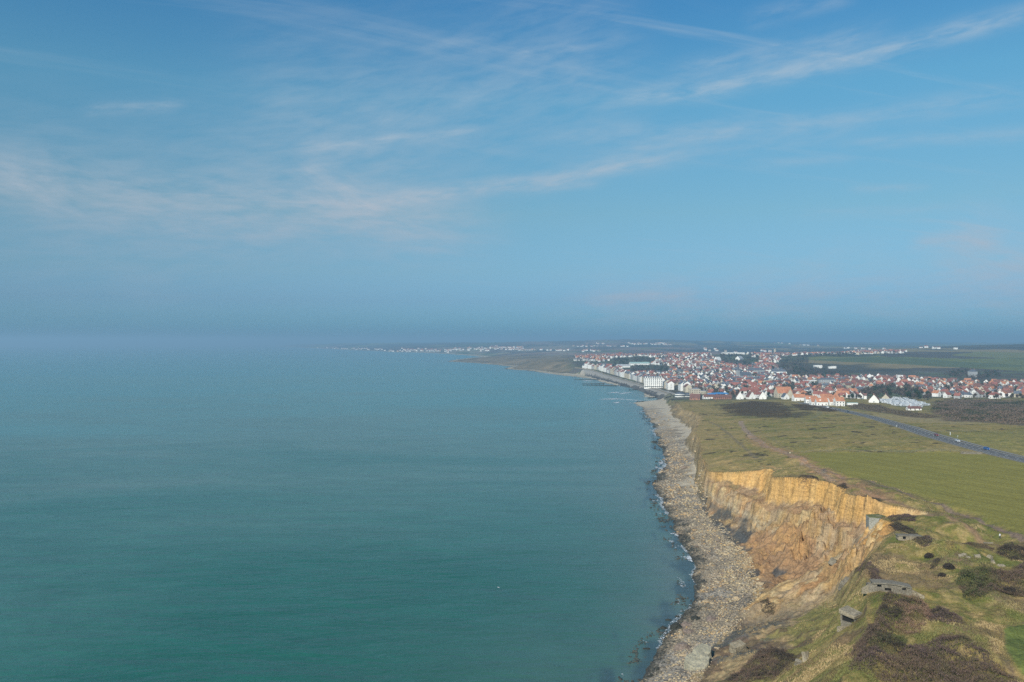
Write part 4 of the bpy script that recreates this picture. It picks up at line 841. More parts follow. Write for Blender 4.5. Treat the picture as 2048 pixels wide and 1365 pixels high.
for (u, v, w_, d_, h_, rz_, rx_, ry_, mt_, lb) in [
    (1476, 1305, 4.3, 3.0, 3.0, 22, 10, -12, 'conc_pale', 'tilted brownish concrete block stranded above the beach right of the huge pale slab'),
    (1612, 1318, 1.4, 1.2, 2.4, 30, -25, 14, 'conc_pale', 'small pointed pale concrete stump in the grass beside the brown thicket'),
    (1598, 1328, 1.8, 1.0, 1.4, -30, 20, 10, 'concrete', 'broken grey concrete lump leaning below the pointed stump'),
    (1688, 1165, 4.2, 1.6, 3.0, 40, 25, -20, 'concrete', 'grey blue concrete fragment slid down at the foot of the orange cliff bay'),
    (1665, 1158, 2.2, 1.0, 2.4, -35, -20, 20, 'concrete', 'second smaller concrete fragment at the foot of the orange cliff bay')]:
    p = at(u, v); t = MB().box((0, 0, 0), (w_, d_, h_), rz=R(rz_), rx=R(rx_), ry=R(ry_), taper=0.86)
    o = t.build('concrete_block', M_[mt_], None, p+Vector((0, 0, h_*0.22)), bevel=0.08); rough(o, 0.4, 3, 1.0); tag(o, lb, 'concrete block')
def ruin():
    for i, (u, v, w_, h_, rz_) in enumerate([(a_, b__, c_*0.75, d_*0.75, e_) for a_, b__, c_, d_, e_ in [(1925, 1130, 3.0, 1.0, 10), (1937, 1135, 1.2, 0.8, 40), (1955, 1132, 2.2, 1.3, -20), (1979, 1128, 1.8, 2.0, 25), (1986, 1133, 1.4, 1.5, -30), (2003, 1137, 2.6, 0.9, 15)]]):
        p = at(u, v); o = MB().box((0, 0, 0), (w_, 1.2, h_), rz=R(rz_), rx=R(12), ry=R((-15, 8, -9, 20, -12, 6)[i]), taper=0.8).build('concrete_rubble', M_['conc_pale'], None, p+Vector((0, 0, h_*0.12)), bevel=0.06); rough(o, 0.35, 2, 0.8)
        tag(o, ['leftmost long flat lump of the pale overgrown ruin right of the low bunker', 'small square lump low in the pale overgrown ruin', 'broad pale chunk in the middle of the overgrown ruin', 'tallest upright chunk of the pale overgrown ruin', 'chunk leaning against the tallest upright one of the overgrown ruin', 'rightmost low curved lump of the pale overgrown ruin'][i], 'concrete rubble', 'lumps of the overgrown ruin')
ruin()
def great_slab():
    p = at(1398, 1330); out = [(-4.4, -0.6), (-3.6, -2.6), (-2.0, -4.4), (0.6, -4.6), (2.0, -3.4), (2.6, -1.6), (2.4, -0.2), (3.6, 0.8), (4.2, 2.6), (3.6, 4.4), (2.2, 5.4), (0.8, 4.8), (-0.6, 3.6), (-1.6, 2.4), (-3.4, 1.6)]
    b = MB(); n = len(out); tilt = lambda x, y: 2.3+0.14*x+0.22*y+(0.5 if x*0.8+y*0.3 > 0.3 else 0)
    rings = [(1.02, -2.2), (1.0, -0.4), (0.96, 0.0), (0.6, 0.10), (0.25, 0.2)]
    for sc_, dz_ in rings:
        for (x, y) in out: b.v.append((x*sc_, y*sc_, tilt(x*sc_, y*sc_)+dz_))
    for r_ in range(len(rings)-1):
        for i in range(n): j = (i+1) % n; b.f.append((r_*n+i, r_*n+j, (r_+1)*n+j, (r_+1)*n+i)); b.mi.append(0)
    b.f.append(tuple((len(rings)-1)*n+i for i in range(n))); b.mi.append(0)
    o = b.build('rock_slab', mat('slab_stone', (0.31, 0.28, 0.195), 0.95, 0.25, 0.35, bump=0.9, dirt=(0.16, 0.155, 0.135)), None, p, bevel=0.05); rough(o, 0.55, 2, 1.6)
    tag(o, 'huge pale cracked slab lying on the beach boulders at the bottom edge', 'rock slab')
great_slab()

# ------------------------------------------------------------------ loose rocks
_ico_v = []; _ph = (1+5**.5)/2
for a in (-1, 1):
    for b_ in (-_ph, _ph): _ico_v += [(a, b_, 0), (0, a, b_), (b_, 0, a)]
_ico_v = np.array(_ico_v)/math.hypot(1, _ph)
_dd = np.linalg.norm(_ico_v[:, None]-_ico_v[None], axis=2); _el = _dd[_dd > 0.1].min()*1.05; _ico_f = []
for i in range(12):
    for j in range(i+1, 12):
        for k in range(j+1, 12):
            if _dd[i, j] < _el and _dd[j, k] < _el and _dd[i, k] < _el:
                n_ = np.cross(_ico_v[j]-_ico_v[i], _ico_v[k]-_ico_v[i]); _ico_f.append((i, j, k) if n_@_ico_v[i] > 0 else (i, k, j))
_ico_f = np.array(_ico_f)
def rock_mat():
    m, q, b = newmat('beach_stone'); at_ = q.n('ShaderNodeAttribute', attribute_name='base'); ge = q.n('ShaderNodeNewGeometry')
    n = q.noise(ge.outputs['Position'], 2.5, 4, 0.6); c = q.mix(1.0, at_.outputs['Color'], q.ramp(n, [(0.3, 0.7), (0.7, 1.25)]), 'MULTIPLY')
    q.link(c, b.inputs['Base Color']); b.inputs['Roughness'].default_value = 0.9; return m
def rock_cloud(name, X, Y, Z, R_, C):
    n = len(X); k = rng.uniform(0.62, 1.25, (n, 12, 1)); sc_ = np.stack([rng.uniform(0.7, 1.3, n), rng.uniform(0.7, 1.3, n), rng.uniform(0.4, 0.8, n)], 1)[:, None, :]
    a = rng.uniform(0, 6.28, n); ca, sa = np.cos(a), np.sin(a); L = _ico_v[None]*k*sc_*R_[:, None, None]
    V = np.stack([L[:, :, 0]*ca[:, None]-L[:, :, 1]*sa[:, None]+X[:, None], L[:, :, 0]*sa[:, None]+L[:, :, 1]*ca[:, None]+Y[:, None], L[:, :, 2]+Z[:, None]], -1).reshape(-1, 3)
    Fq = (_ico_f[None]+12*np.arange(n)[:, None, None]).reshape(-1, 3); o = mesh_np(name, V, Fq, MATS.get('beach_stone') or rock_mat())
    vcol(o.data, 'base', np.repeat(C, 12, 0)); return o
def rocks():
    N = 210000; Y = np.exp(rng.uniform(math.log(165), math.log(1050), N)); lo = np.interp(Y, [p[1] for p in SH[:19]], [p[0] for p in SH[:19]])
    X = lo+rng.uniform(-14, 48, N)*np.clip(Y/350, 0.9, 1.1); z, s, b, m, t, zp = land(X, Y)
    d = np.clip(1-Y/900, 0.05, 1)
    ok = (s > -7) & (b < 3.5) & (rng.random(N) < np.where(s < 0, 0.28, 0.62)*d+0.1) & ((s > 0) | (fbm(X/9, Y/9, 130, 3) > 0.05)); ok &= ~((Y > 500) & (s > 16)) | (rng.random(N) < 0.08)
    ok &= (fbm(X/7, Y/11, 131, 3) > -0.12) | (rng.random(N) < 0.22)
    X, Y, s, b = X[ok], Y[ok], s[ok], b[ok]; n = len(X); r_ = (0.16+0.62*rng.random(n)**3.6)*(0.75+0.35*sstep(-0.3, 0.4, fbm(X/10, Y/10, 135, 3))); r_ *= np.clip(Y/330, 0.75, 1.7); big = rng.random(n) < 0.012; r_[big] *= rng.uniform(1.4, 2.4, big.sum())
    pal = np.array([[0.38, 0.28, 0.17], [0.32, 0.235, 0.14], [0.32, 0.27, 0.20], [0.20, 0.155, 0.11], [0.42, 0.34, 0.22], [0.40, 0.26, 0.12]])
    C = pal[rng.integers(0, 6, n)]*rng.uniform(0.62, 1.08, (n, 1)); gp = sstep(0.0, 0.4, fbm(X/14, Y/20, 134, 3))[:, None]*0.5; C = C*(1-gp)+np.array([0.25, 0.215, 0.17])*gp; w = (1-sstep(-2, 3, s+fbm(X/8, Y/8, 132, 3)*5+fbm(X/60, Y/60, 133, 2)*5-3*sstep(420, 700, Y)))[:, None]; C = C*(1-w)+np.array([0.035, 0.034, 0.026])*rng.uniform(0.6, 2.0, (n, 1))*w
    near = (b > -9) & (rng.random(n) < 0.5); C[near] = C[near]*0.6+np.array([0.47, 0.36, 0.19])*0.4
    Z = np.maximum(gzs(X, Y), np.where(s < 0, -0.12, -9))+r_*0.15
    app = r_/Y; order = np.argsort(-app); top = order[:220]; rest = order[220:]
    tag(rock_cloud('beach_rocks', X[rest], Y[rest], Z[rest], r_[rest], C[rest]), 'tan and grey rubble covering the beach below the cliff', 'rocks', kind='stuff')
    return [(X[i], Y[i], Z[i], r_[i], C[i], s[i], b[i]) for i in top]
BOULD = rocks()
def boulders(spec):
    kinds = {'dark weed covered': (0.030, 0.030, 0.022), 'tan': (0.37, 0.28, 0.17), 'pale grey': (0.38, 0.35, 0.29), 'ochre': (0.42, 0.27, 0.13), 'brown': (0.19, 0.145, 0.11)}
    datas = {}
    for k, c in kinds.items():
        m = mat(k.replace(' ', '_')+'_stone', c, 0.9, 0.3, 1.6, bump=0.6)
        for v_ in range(3):
            bb = MB(); V = _ico_v*rng.uniform(0.62, 1.2, (12, 1))*np.array([1.15, 0.9, 0.72]); bb.v = [tuple(q) for q in V]; bb.f = [tuple(int(i) for i in q) for q in _ico_f]; bb.mi = [0]*len(bb.f); datas[k, v_] = bb.data('boulder', m)
    for (x, y, z, r_, c, s, b) in spec:
        k = min(kinds, key=lambda q: sum((kinds[q][i]-c[i])**2 for i in range(3)))
        where = ('standing in the shallow water' if s < 1 else 'at the foot of the cliff' if b > -6 else 'on the middle of the stony beach')
        far = 'nearest the camera' if y < 260 else 'below the orange cliff bay' if y < 380 else 'beyond the orange cliff bay' if y < 560 else 'far along the shore'
        o = put('boulder', datas[k, int(rng.integers(0, 3))], None, (x, y, z), float(rng.uniform(0, 6.28)), (float(r_)*rng.uniform(0.85, 1.2), float(r_), float(r_)*rng.uniform(0.7, 1.0)))
        tag(o, f'{k} boulder {where} {far}', 'boulder', f'{k} boulders {where} {far}')
boulders(BOULD)
for (u, v, r_, k, lb) in [(1326, 1256, 1.5, 'weed', 'lone pointed black rock standing off the shore in the water'), (1354, 1256, 2.6, 'weed', 'large black weed covered rock at the water edge'), (1371, 1252, 2.2, 'brown', 'wide brown rock touching the large black one'),
                       (1393, 1238, 1.9, 'weed', 'dark green rock inland behind the large black rock'), (1422, 1243, 2.2, 'brown', 'brown hummock of rock in the middle of the beach'), (1367, 1299, 3.0, 'brown', 'rounded purple brown rock left of the huge pale slab'),
                       (1378, 1267, 1.7, 'brown', 'small reddish rock between the black rock and the slab'), (1293, 1297, 1.2, 'weed', 'flat dark rock awash near the bottom shoreline'), (1354, 1234, 1.0, 'weed', 'small flat dark rock awash behind the lone black one'), (1337, 1240, 1.0, 'weed', 'tiny dark rock awash farthest from the shore')]:
    x, y = P(u, v, 0.2) if k == 'weed' and u < 1345 else cast([(u, v)])[0]; z = max(gz(x, y), -0.2)
    bb = MB(); V = _ico_v*rng.uniform(0.7, 1.15, (12, 1))*np.array([1.2, 0.9, 0.62])*r_; bb.v = [tuple(q) for q in V]; bb.f = [tuple(int(i) for i in q) for q in _ico_f]; bb.mi = [0]*20
    o = bb.build('boulder', mat(k+'_rock', {'weed': (0.030, 0.030, 0.022), 'brown': (0.17, 0.13, 0.105)}[k], 0.9, 0.4, 1.2, bump=0.7), None, (x, y, z)); rough(o, 0.5*r_/2, 3, 1.0); tag(o, lb, 'boulder')

# foam along the shore and on small breakers
def foam():
    m, q, b = newmat('foam'); b.inputs['Base Color'].default_value = (0.50, 0.53, 0.55, 1); b.inputs['Roughness'].default_value = 0.9
    N = 150000; Y = np.exp(rng.uniform(math.log(180), math.log(1350), N)); lo = np.interp(Y, [p[1] for p in SH[:19]], [p[0] for p in SH[:19]]); X = lo+rng.uniform(-13, 8, N)
    _, s, *_r = land(X, Y)
    f1 = fbm(X/5, Y/14, 140, 3); f2 = fbm(X/25, Y/60, 141, 3)
    ok = ((np.abs(s+0.3) < 0.35+1.1*sstep(-0.1, 0.5, f2)) & (f2 > -0.12) & (f1 > -0.5) & (rng.random(N) < 0.5)) | ((s < 0) & (s > -6) & (f1 > 0.4) & (f2 > 0.15) & (rng.random(N) < 0.22))
    X, Y = X[ok], Y[ok]; n = len(X); r_ = (0.07+0.33*rng.random(n)**2)*np.clip(Y/350, 0.7, 2.2)
    ex = [(1229, 786, 14, 2, 20), (1222, 799, 24, 3, 10), (1234, 806, 8, 2, 30), (1250, 787, 18, 1.2, 30), (1262, 801, 20, 1.2, -15), (1320, 868, 12, 3, 40), (1313, 862, 8, 2, 40), (1326, 890, 5, 1.5, 60), (1322, 926, 4, 1.5, 50), (1175, 762, 14, 1.5, 10), (1105, 748, 30, 1.2, 8), (1330, 955, 5, 2, 0), (1362, 1072, 5, 2.2, -55), (1385, 1120, 5, 2.4, -65), (1337, 795, 6, 2, 0)]
    XX, YY, RR = [X], [Y], [r_]
    for (u, v, L, w_, ang) in ex:
        x, y = P(u, v); k = int(70*L/8+60); sc_ = y/800 if y > 600 else 1; t = rng.normal(0, 0.5, k)*L*(1 if y < 600 else 0.8); w__ = rng.normal(0, 0.5, k)*w_*max(1, sc_); c, s_ = math.cos(R(ang)), math.sin(R(ang))
        XX.append(x+t*c-w__*s_*1); YY.append(y+(t*s_+w__*c)*(3 if y > 600 else 1)); RR.append(rng.uniform(0.2, 0.7, k)*max(1, y/600))
    X, Y, r_ = map(np.concatenate, (XX, YY, RR)); n = len(X); a = rng.uniform(0, 6.28, n)[:, None]+np.arange(6)[None]*math.pi/3; rr = r_[:, None]*rng.uniform(0.5, 1.2, (n, 6))
    V = np.stack([X[:, None]+rr*np.cos(a)*1.3, Y[:, None]+rr*np.sin(a), np.broadcast_to((0.05+rng.random(n)*0.05-(X*X+Y*Y)/(2*RE))[:, None], rr.shape)], -1).reshape(-1, 3)
    base = 6*np.arange(n)[:, None]; Fq = np.concatenate([base+np.array([0, 1, 2, 3]), base+np.array([0, 3, 4, 5])]); tag(mesh_np('foam', V, Fq, m), 'white foam along the waterline', 'foam', kind='stuff')
foam()

# ------------------------------------------------------------------ vegetation
def veg_mat(name, cols, rough=0.95):
    """leaf or twig colour: patches by place plus a tone for each sprig"""
    m, q, b = newmat(name); at_ = q.n('ShaderNodeAttribute', attribute_name='base'); q.link(at_.outputs['Color'], b.inputs['Base Color']); b.inputs['Roughness'].default_value = rough; b.inputs['Specular IOR Level'].default_value = 0.15
    return m
VM = veg_mat('twigs_and_blades', None)
def sprigs(name, X, Y, Z, size, C, up=0.9, wid=0.32, blades=3, parent=None, spread=0.8):
    """little tufts of pointed blades or twigs in ONE mesh"""
    n = len(X); V = np.zeros((n, blades, 3, 3)); 
    for k in range(blades):
        a = rng.uniform(0, 6.28, n); ln = size*rng.uniform(0.6, 1.3, n); lean = rng.uniform(0, spread, n); a2 = rng.uniform(0, 6.28, n)
        tip = np.stack([np.cos(a)*ln*lean, np.sin(a)*ln*lean, ln*up], 1); w = np.stack([np.cos(a2), np.sin(a2), 0*a2], 1)*(ln*wid)[:, None]
        o_ = rng.normal(0, 0.3, (n, 3))*size[:, None]*np.array([1, 1, 0.3]); p = np.stack([X, Y, Z], 1)+o_
        V[:, k, 0] = p-w*0.5; V[:, k, 1] = p+w*0.5; V[:, k, 2] = p+tip
    V = V.reshape(-1, 3); Fq = np.arange(len(V)).reshape(-1, 3); o = mesh_np(name, V, Fq, VM, parent=parent); cc = np.repeat(C, blades, 0)*rng.uniform(0.75, 1.25, (n*blades, 1)); vcol(o.data, 'base', np.repeat(cc, 3, 0)); return o
def in_poly(poly, n):
    p = np.array(poly); x = rng.uniform(p[:, 0].min(), p[:, 0].max(), n); y = rng.uniform(p[:, 1].min(), p[:, 1].max(), n); k = inside(poly, x, y); return x[k], y[k]
TH_COL = {'brown': (0.120, 0.082, 0.060), 'red': (0.205, 0.128, 0.088), 'dark': (0.060, 0.047, 0.036), 'green': (0.085, 0.092, 0.036), 'purple': (0.108, 0.074, 0.063)}
def thicket(pix, hgt, col, label, col2='dark', dens=26, sc_=0.42):
    """a dense bare thicket: humped top surface of twigs over a darker skirt"""
    poly = cast(pix); a = np.array(poly); ar = abs(np.sum(a[:, 0]*np.roll(a[:, 1], -1)-a[:, 1]*np.roll(a[:, 0], -1)))/2
    bb = np.prod(a.max(0)-a.min(0)); n = int(min(ar*dens, 60000)*bb/max(ar, 1)); x, y = in_poly(poly, n); sd_ = sdist(poly, x, y)+fbm(x/2.5, y/2.5, 150, 2)*0.9; k = sd_ > 0; x, y, sd_ = x[k], y[k], sd_[k]
    hh = hgt*1.15*(sstep(0, 2.8, sd_)*0.75+0.25)*(0.62+0.65*fbm(x/3.6, y/3.6, 151, 3)+0.18*fbm(x/1.1, y/1.1, 152, 2)); hh = np.maximum(hh, 0.1); f = rng.random(len(x))**0.45
    c1, c2 = np.array(TH_COL[col]), np.array(TH_COL[col2]); w = sstep(-0.1, 0.5, fbm(x/4.5, y/4.5, 153, 4))[:, None]; C = c1*(1-w)+c2*w; g2 = sstep(0.3, 0.6, fbm(x/3+9, y/3, 154, 3))[:, None]*0.5; C = C*(1-g2)+np.array([0.13, 0.115, 0.045])*g2
    g0 = gzs(x, y); o = sprigs('thicket', x, y, g0+hh*f-0.05, np.full(len(x), sc_)*rng.uniform(0.7, 1.4, len(x)), C, 0.55, 0.22, 3, spread=1.1); tag(o, label, 'thicket'); return o
thicket([(1688, 1318), (1712, 1290), (1735, 1262), (1752, 1232), (1775, 1212), (1800, 1222), (1790, 1260), (1775, 1290), (1760, 1320), (1720, 1335)], 2.4, 'brown', 'brown thicket rising to the right of the tall square bunker')
thicket([(1790, 1228), (1815, 1212), (1850, 1222), (1868, 1240), (1855, 1268), (1815, 1275), (1788, 1260)], 2.6, 'red', 'reddish rounded thicket right of the long bunker front')
thicket([(1852, 1236), (1880, 1232), (1915, 1248), (1930, 1262), (1890, 1268), (1858, 1262)], 1.9, 'purple', 'dark purple brown thicket spur pointing right beside the reddish one')
thicket([(1735, 1290), (1780, 1268), (1815, 1278), (1812, 1305), (1780, 1325), (1745, 1325)], 2.3, 'green', 'greenish brown rounded bush clump in the middle of the big thicket')
thicket([(1700, 1330), (1760, 1322), (1820, 1300), (1870, 1282), (1935, 1290), (1985, 1318), (2030, 1352), (2060, 1400), (1900, 1410), (1800, 1380), (1700, 1352)], 2.0, 'brown', 'widest brown thicket along the bottom right of the cliff top', 'purple', 22)
thicket([(1905, 1172), (1930, 1156), (1975, 1150), (2010, 1155), (2060, 1165), (2060, 1200), (2010, 1196), (1960, 1202), (1925, 1190)], 2.6, 'brown', 'large hedge like thicket at the right edge above the dry grass', 'green')
thicket([(1922, 1185), (1945, 1174), (1985, 1180), (1988, 1198), (1955, 1204), (1928, 1198)], 2.2, 'green', 'dark green bush mass in front of the large right edge thicket', 'dark')
thicket([(1988, 1108), (2010, 1098), (2070, 1098), (2070, 1122), (2030, 1124), (2000, 1118)], 1.8, 'dark', 'dark low thicket at the right edge beneath the field track')
thicket([(2018, 1140), (2070, 1130), (2070, 1152), (2035, 1150)], 1.6, 'purple', 'small purple thicket at the right edge under the dark low one')
thicket([(1452, 1362), (1500, 1328), (1530, 1304), (1570, 1302), (1592, 1318), (1585, 1338), (1540, 1352), (1490, 1366)], 1.7, 'brown', 'brown thicket at the bottom between the pale slab and the pointed stump')
thicket([(1765, 1072), (1772, 1056), (1795, 1048), (1822, 1060), (1838, 1074), (1810, 1078)], 1.3, 'dark', 'dark bramble patch on the mound behind the low upper bunker')
thicket([(1702, 1128), (1724, 1132), (1760, 1152), (1800, 1168), (1806, 1174), (1750, 1173), (1716, 1158)], 1.0, 'purple', 'dark brown bramble band on the slope behind the long bunker')
thicket([(1818, 1098), (1850, 1092), (1882, 1097), (1855, 1117)], 1.0, 'purple', 'reddish brown bramble wedge right of the low upper bunker')
thicket([(1922, 1094), (1960, 1096), (1990, 1104), (1985, 1110), (1930, 1106)], 0.9, 'brown', 'thin brown bramble strip on the slope left of the dark low thicket')
thicket([(1765, 1036), (1800, 1034), (1835, 1042), (1830, 1052), (1780, 1050)], 0.8, 'purple', 'low purple heather patch on the grass top at the cliff edge')
thicket([(1856, 1145), (1870, 1132), (1882, 1130), (1876, 1143), (1862, 1150)], 1.3, 'dark', 'small dark slanting bush between the two bunkers')
thicket([(1520, 1214), (1535, 1204), (1553, 1210), (1545, 1222), (1526, 1224)], 1.1, 'brown', 'small brown bush on the slipped slope above the beach')
thicket([(1590, 965), (1605, 955), (1625, 953), (1640, 962), (1625, 968)], 0.9, 'dark', 'dark bramble mound just behind the orange cliff lip', 'purple')
thicket([(1708, 1000), (1735, 996), (1760, 1001), (1768, 1006), (1735, 1005)], 0.8, 'dark', 'dark flat bramble strip above the bright orange band of the cliff', 'purple')
thicket([(1672, 972), (1690, 972), (1702, 980), (1685, 982)], 0.7, 'purple', 'small heather patch at the notch of the cliff edge')
for (u, v, r_, lb) in [(1859, 1124, 1.3, 'round dark bush on the slope above the slanting one'), (1885, 1158, 1.0, 'lone small dark bush left of the large right edge thicket'), (2021, 1192, 1.7, 'rounded dark bush standing apart under the right edge thicket'), (1898, 1151, 1.4, 'dark bush next to the left end of the large right edge thicket')]:
    p = at(u, v); n = 900; q = rng.normal(0, 1, (n, 3)); q /= np.linalg.norm(q, axis=1)[:, None]; q *= (r_*rng.random(n)**0.3)[:, None]; q[:, 2] = np.abs(q[:, 2])*0.9
    t = thing('bush', lb, 'bush', p); sprigs('foliage', q[:, 0], q[:, 1], q[:, 2], np.full(n, 0.35), np.array(TH_COL['dark'])*np.ones((n, 1)), 0.4, 0.35, 3, t, 1.2); MB().cyl((0, 0, -0.3), 0.12, 1.0, 6, 0.05).build('stem', M_['bark'], t)
# rough dry grass on the near cliff top: uncountable
def grass():
    N = 520000; Y = np.exp(rng.uniform(math.log(135), math.log(430), N)); X = Y*rng.uniform(0.20, 0.68, N)
    _, s, b, m, t, zp = land(X, Y)
    ok = (t > 0.2) | ((m > -4) & (Y < 250)) | ((b > 5) & (Y < 262) & (rng.random(N) < 0.25)); c = inside(AREA['crop'], X, Y) | inside(AREA['crop2'], X, Y); ok &= ~c; d = pl_dist(FE['track2'], X, Y); ok &= d > 1.6; d3 = pl_dist(FE['track3'], X, Y); ok &= d3 > 1.2
    ok &= rng.random(N) < 0.35+0.5*sstep(-0.3, 0.4, fbm(X/4, Y/4, 160, 3)); ok &= rng.random(N) < np.clip(1.5-Y/330, 0.25, 1)
    X, Y = X[ok], Y[ok]; n = len(X); w1 = sstep(-0.15, 0.35, fbm(X/9, Y/9, 161, 4))[:, None]; w2 = sstep(0.15, 0.55, fbm(X/13+3, Y/13, 162, 4))[:, None]*0.75; w3 = sstep(0.15, 0.5, fbm(X/7, Y/7, 163, 4))[:, None]*0.7
    C = np.array([0.225, 0.172, 0.070])*(1-w1)+np.array([0.38, 0.28, 0.14])*w1; C = C*(1-w2)+np.array([0.098, 0.128, 0.030])*w2; C = C*(1-w3)+np.array([0.135, 0.092, 0.055])*w3
    sz = rng.uniform(0.16, 0.42, n)*(0.7+0.6*w1[:, 0]); tag(sprigs('grass', X, Y, gzs(X, Y)-0.04, sz, C, 0.8, 0.30, 3, spread=1.0), 'tussocky dry grass on the cliff top', 'grass', kind='stuff')
grass()

# ================================================================== the town
_cache = {}
def wall_data(w, d, h, rise, wall, hip=False):
    """walls with gable ends; ridge along x"""
    k = ('w', w, d, h, rise, wall, hip)
    if k not in _cache:
        b = MB(); x, y = w/2, d/2; b0 = -2.0
        b.poly([(-x, -y, b0), (x, -y, b0), (x, -y, h), (-x, -y, h)]); b.poly([(x, y, b0), (-x, y, b0), (-x, y, h), (x, y, h)])
        if hip or rise == 0: b.poly([(x, -y, b0), (x, y, b0), (x, y, h), (x, -y, h)]); b.poly([(-x, y, b0), (-x, -y, b0), (-x, -y, h), (-x, y, h)])
        else: b.poly([(x, -y, b0), (x, y, b0), (x, y, h), (x, 0, h+rise), (x, -y, h)]); b.poly([(-x, y, b0), (-x, -y, b0), (-x, -y, h), (-x, 0, h+rise), (-x, y, h)])
        if rise == 0: b.poly([(-x, -y, h), (x, -y, h), (x, y, h), (-x, y, h)])
        _cache[k] = b.data('wall', M_[wall])
    return _cache[k]
def roof_mb(w, d, h, rise, hip=False, ov=0.35):
    b = MB(); x, y = w/2+ov*0.5, d/2+ov; th = 0.22; dz_ = -ov*rise/(d/2)
    if rise == 0:
        b.box((0, 0, h+0.2), (w+0.3, d+0.3, 0.4)); return b
    r_ = x-(d/2*0.8 if hip else 0)
    A, B_, C_, D_, E_, F_ = (-x, -y, h+dz_), (x, -y, h+dz_), (x, y, h+dz_), (-x, y, h+dz_), (-r_, 0, h+rise), (r_, 0, h+rise)
    up = lambda p: (p[0], p[1], p[2]+th)
    b.poly([up(A), up(B_), up(F_), up(E_)]); b.poly([up(C_), up(D_), up(E_), up(F_)]); b.poly([A, E_, F_, B_]); b.poly([C_, F_, E_, D_]); b.poly([A, B_, up(B_), up(A)]); b.poly([C_, D_, up(D_), up(C_)])
    if hip: b.poly([up(B_), up(C_), up(F_)]); b.poly([up(D_), up(A), up(E_)]); b.poly([B_, C_, up(C_), up(B_)]); b.poly([D_, A, up(A), up(D_)])
    else: b.poly([B_, F_, up(F_), up(B_)]); b.poly([F_, C_, up(C_), up(F_)]); b.poly([D_, E_, up(E_), up(D_)]); b.poly([E_, A, up(A), up(E_)])
    return b
def roof_data(w, d, h, rise, roof, hip=False):
    k = ('r', w, d, h, rise, roof, hip)
    if k not in _cache: _cache[k] = roof_mb(w, d, h, rise, hip).data('roof', M_[roof])
    return _cache[k]
CHD = MB().box((0, 0, 0), (0.9, 0.6, 2.0)).box((0, 0, 1.05), (1.05, 0.75, 0.15)).data('chimney', M_['brick'])
WIND = MB().box((0, 0, 0), (1.1, 0.12, 1.35)).data('window', M_['glass'])
WBIG = MB().box((0, 0, 0), (1.5, 0.14, 1.9)).data('window', M_['glass'])
DOORD = MB().box((0, 0, 0), (1.0, 0.12, 2.1)).data('door', M_['brown'])
def house(x, y, rz, w, d, h, rise, wall, roof, label, group=None, hip=False, win=0, chim=1, wing=False, cat='house', z=None, name=None, dormer=False):
    t = thing(name or cat.replace(' ', '_'), label, cat, (x, y, gz(x, y) if z is None else z), rz, group)
    put('wall', wall_data(w, d, h, rise, wall, hip), t); r_ = put('roof', roof_data(w, d, h, rise, roof, hip), t)
    for i in range(chim): put('chimney', CHD, r_, ((w*0.32)*(1 if i else -1), 0.3, h+rise+0.4))
    if wing:
        put('wing_wall', wall_data(d*0.7, w*0.38, h*0.92, rise*0.8, wall), t, (w*0.2, -d*0.6, 0), R(90)); put('wing_roof', roof_data(d*0.7, w*0.38, h*0.92, rise*0.8, roof), t, (w*0.2, -d*0.6, 0), R(90))
    if dormer:
        put('dormer', MB().box((0, 0, 0), (1.5, 1.8, 1.4)).data('dormer', M_[wall]), r_, (-w*0.15, -d*0.27, h+rise*0.45))
    if win:
        nf = max(1, int(h//2.8)); nx = win
        for k in range(nf):
            for i in range(nx):
                xx = -w/2+w*(i+0.5)/nx
                if k == 0 and i == nx//2: put('door', DOORD, t, (xx, -d/2-0.04, 1.05)); continue
                if wing and xx > 0: continue
                put('window', WIND, t, (xx, -d/2-0.04, 1.6+2.8*k))
        for k in range(nf): put('window', WIND, t, (w/2+0.04, 0, 1.6+2.8*k), R(90)); put('window', WIND, t, (-w/2-0.04, 0, 1.6+2.8*k), R(90))
    return t
FOOT = []                                   # footprints that keep the loose houses away
def hp(u, v, w, d, h, rise, deg, wall, roof, label, **kw):
    x, y = cast([(u, v)])[0]; y += d*0.4; FOOT.append((x, y, max(w, d)*0.62+2)); return house(x, y, R(deg), w, d, h, rise, wall, roof, label, **kw)
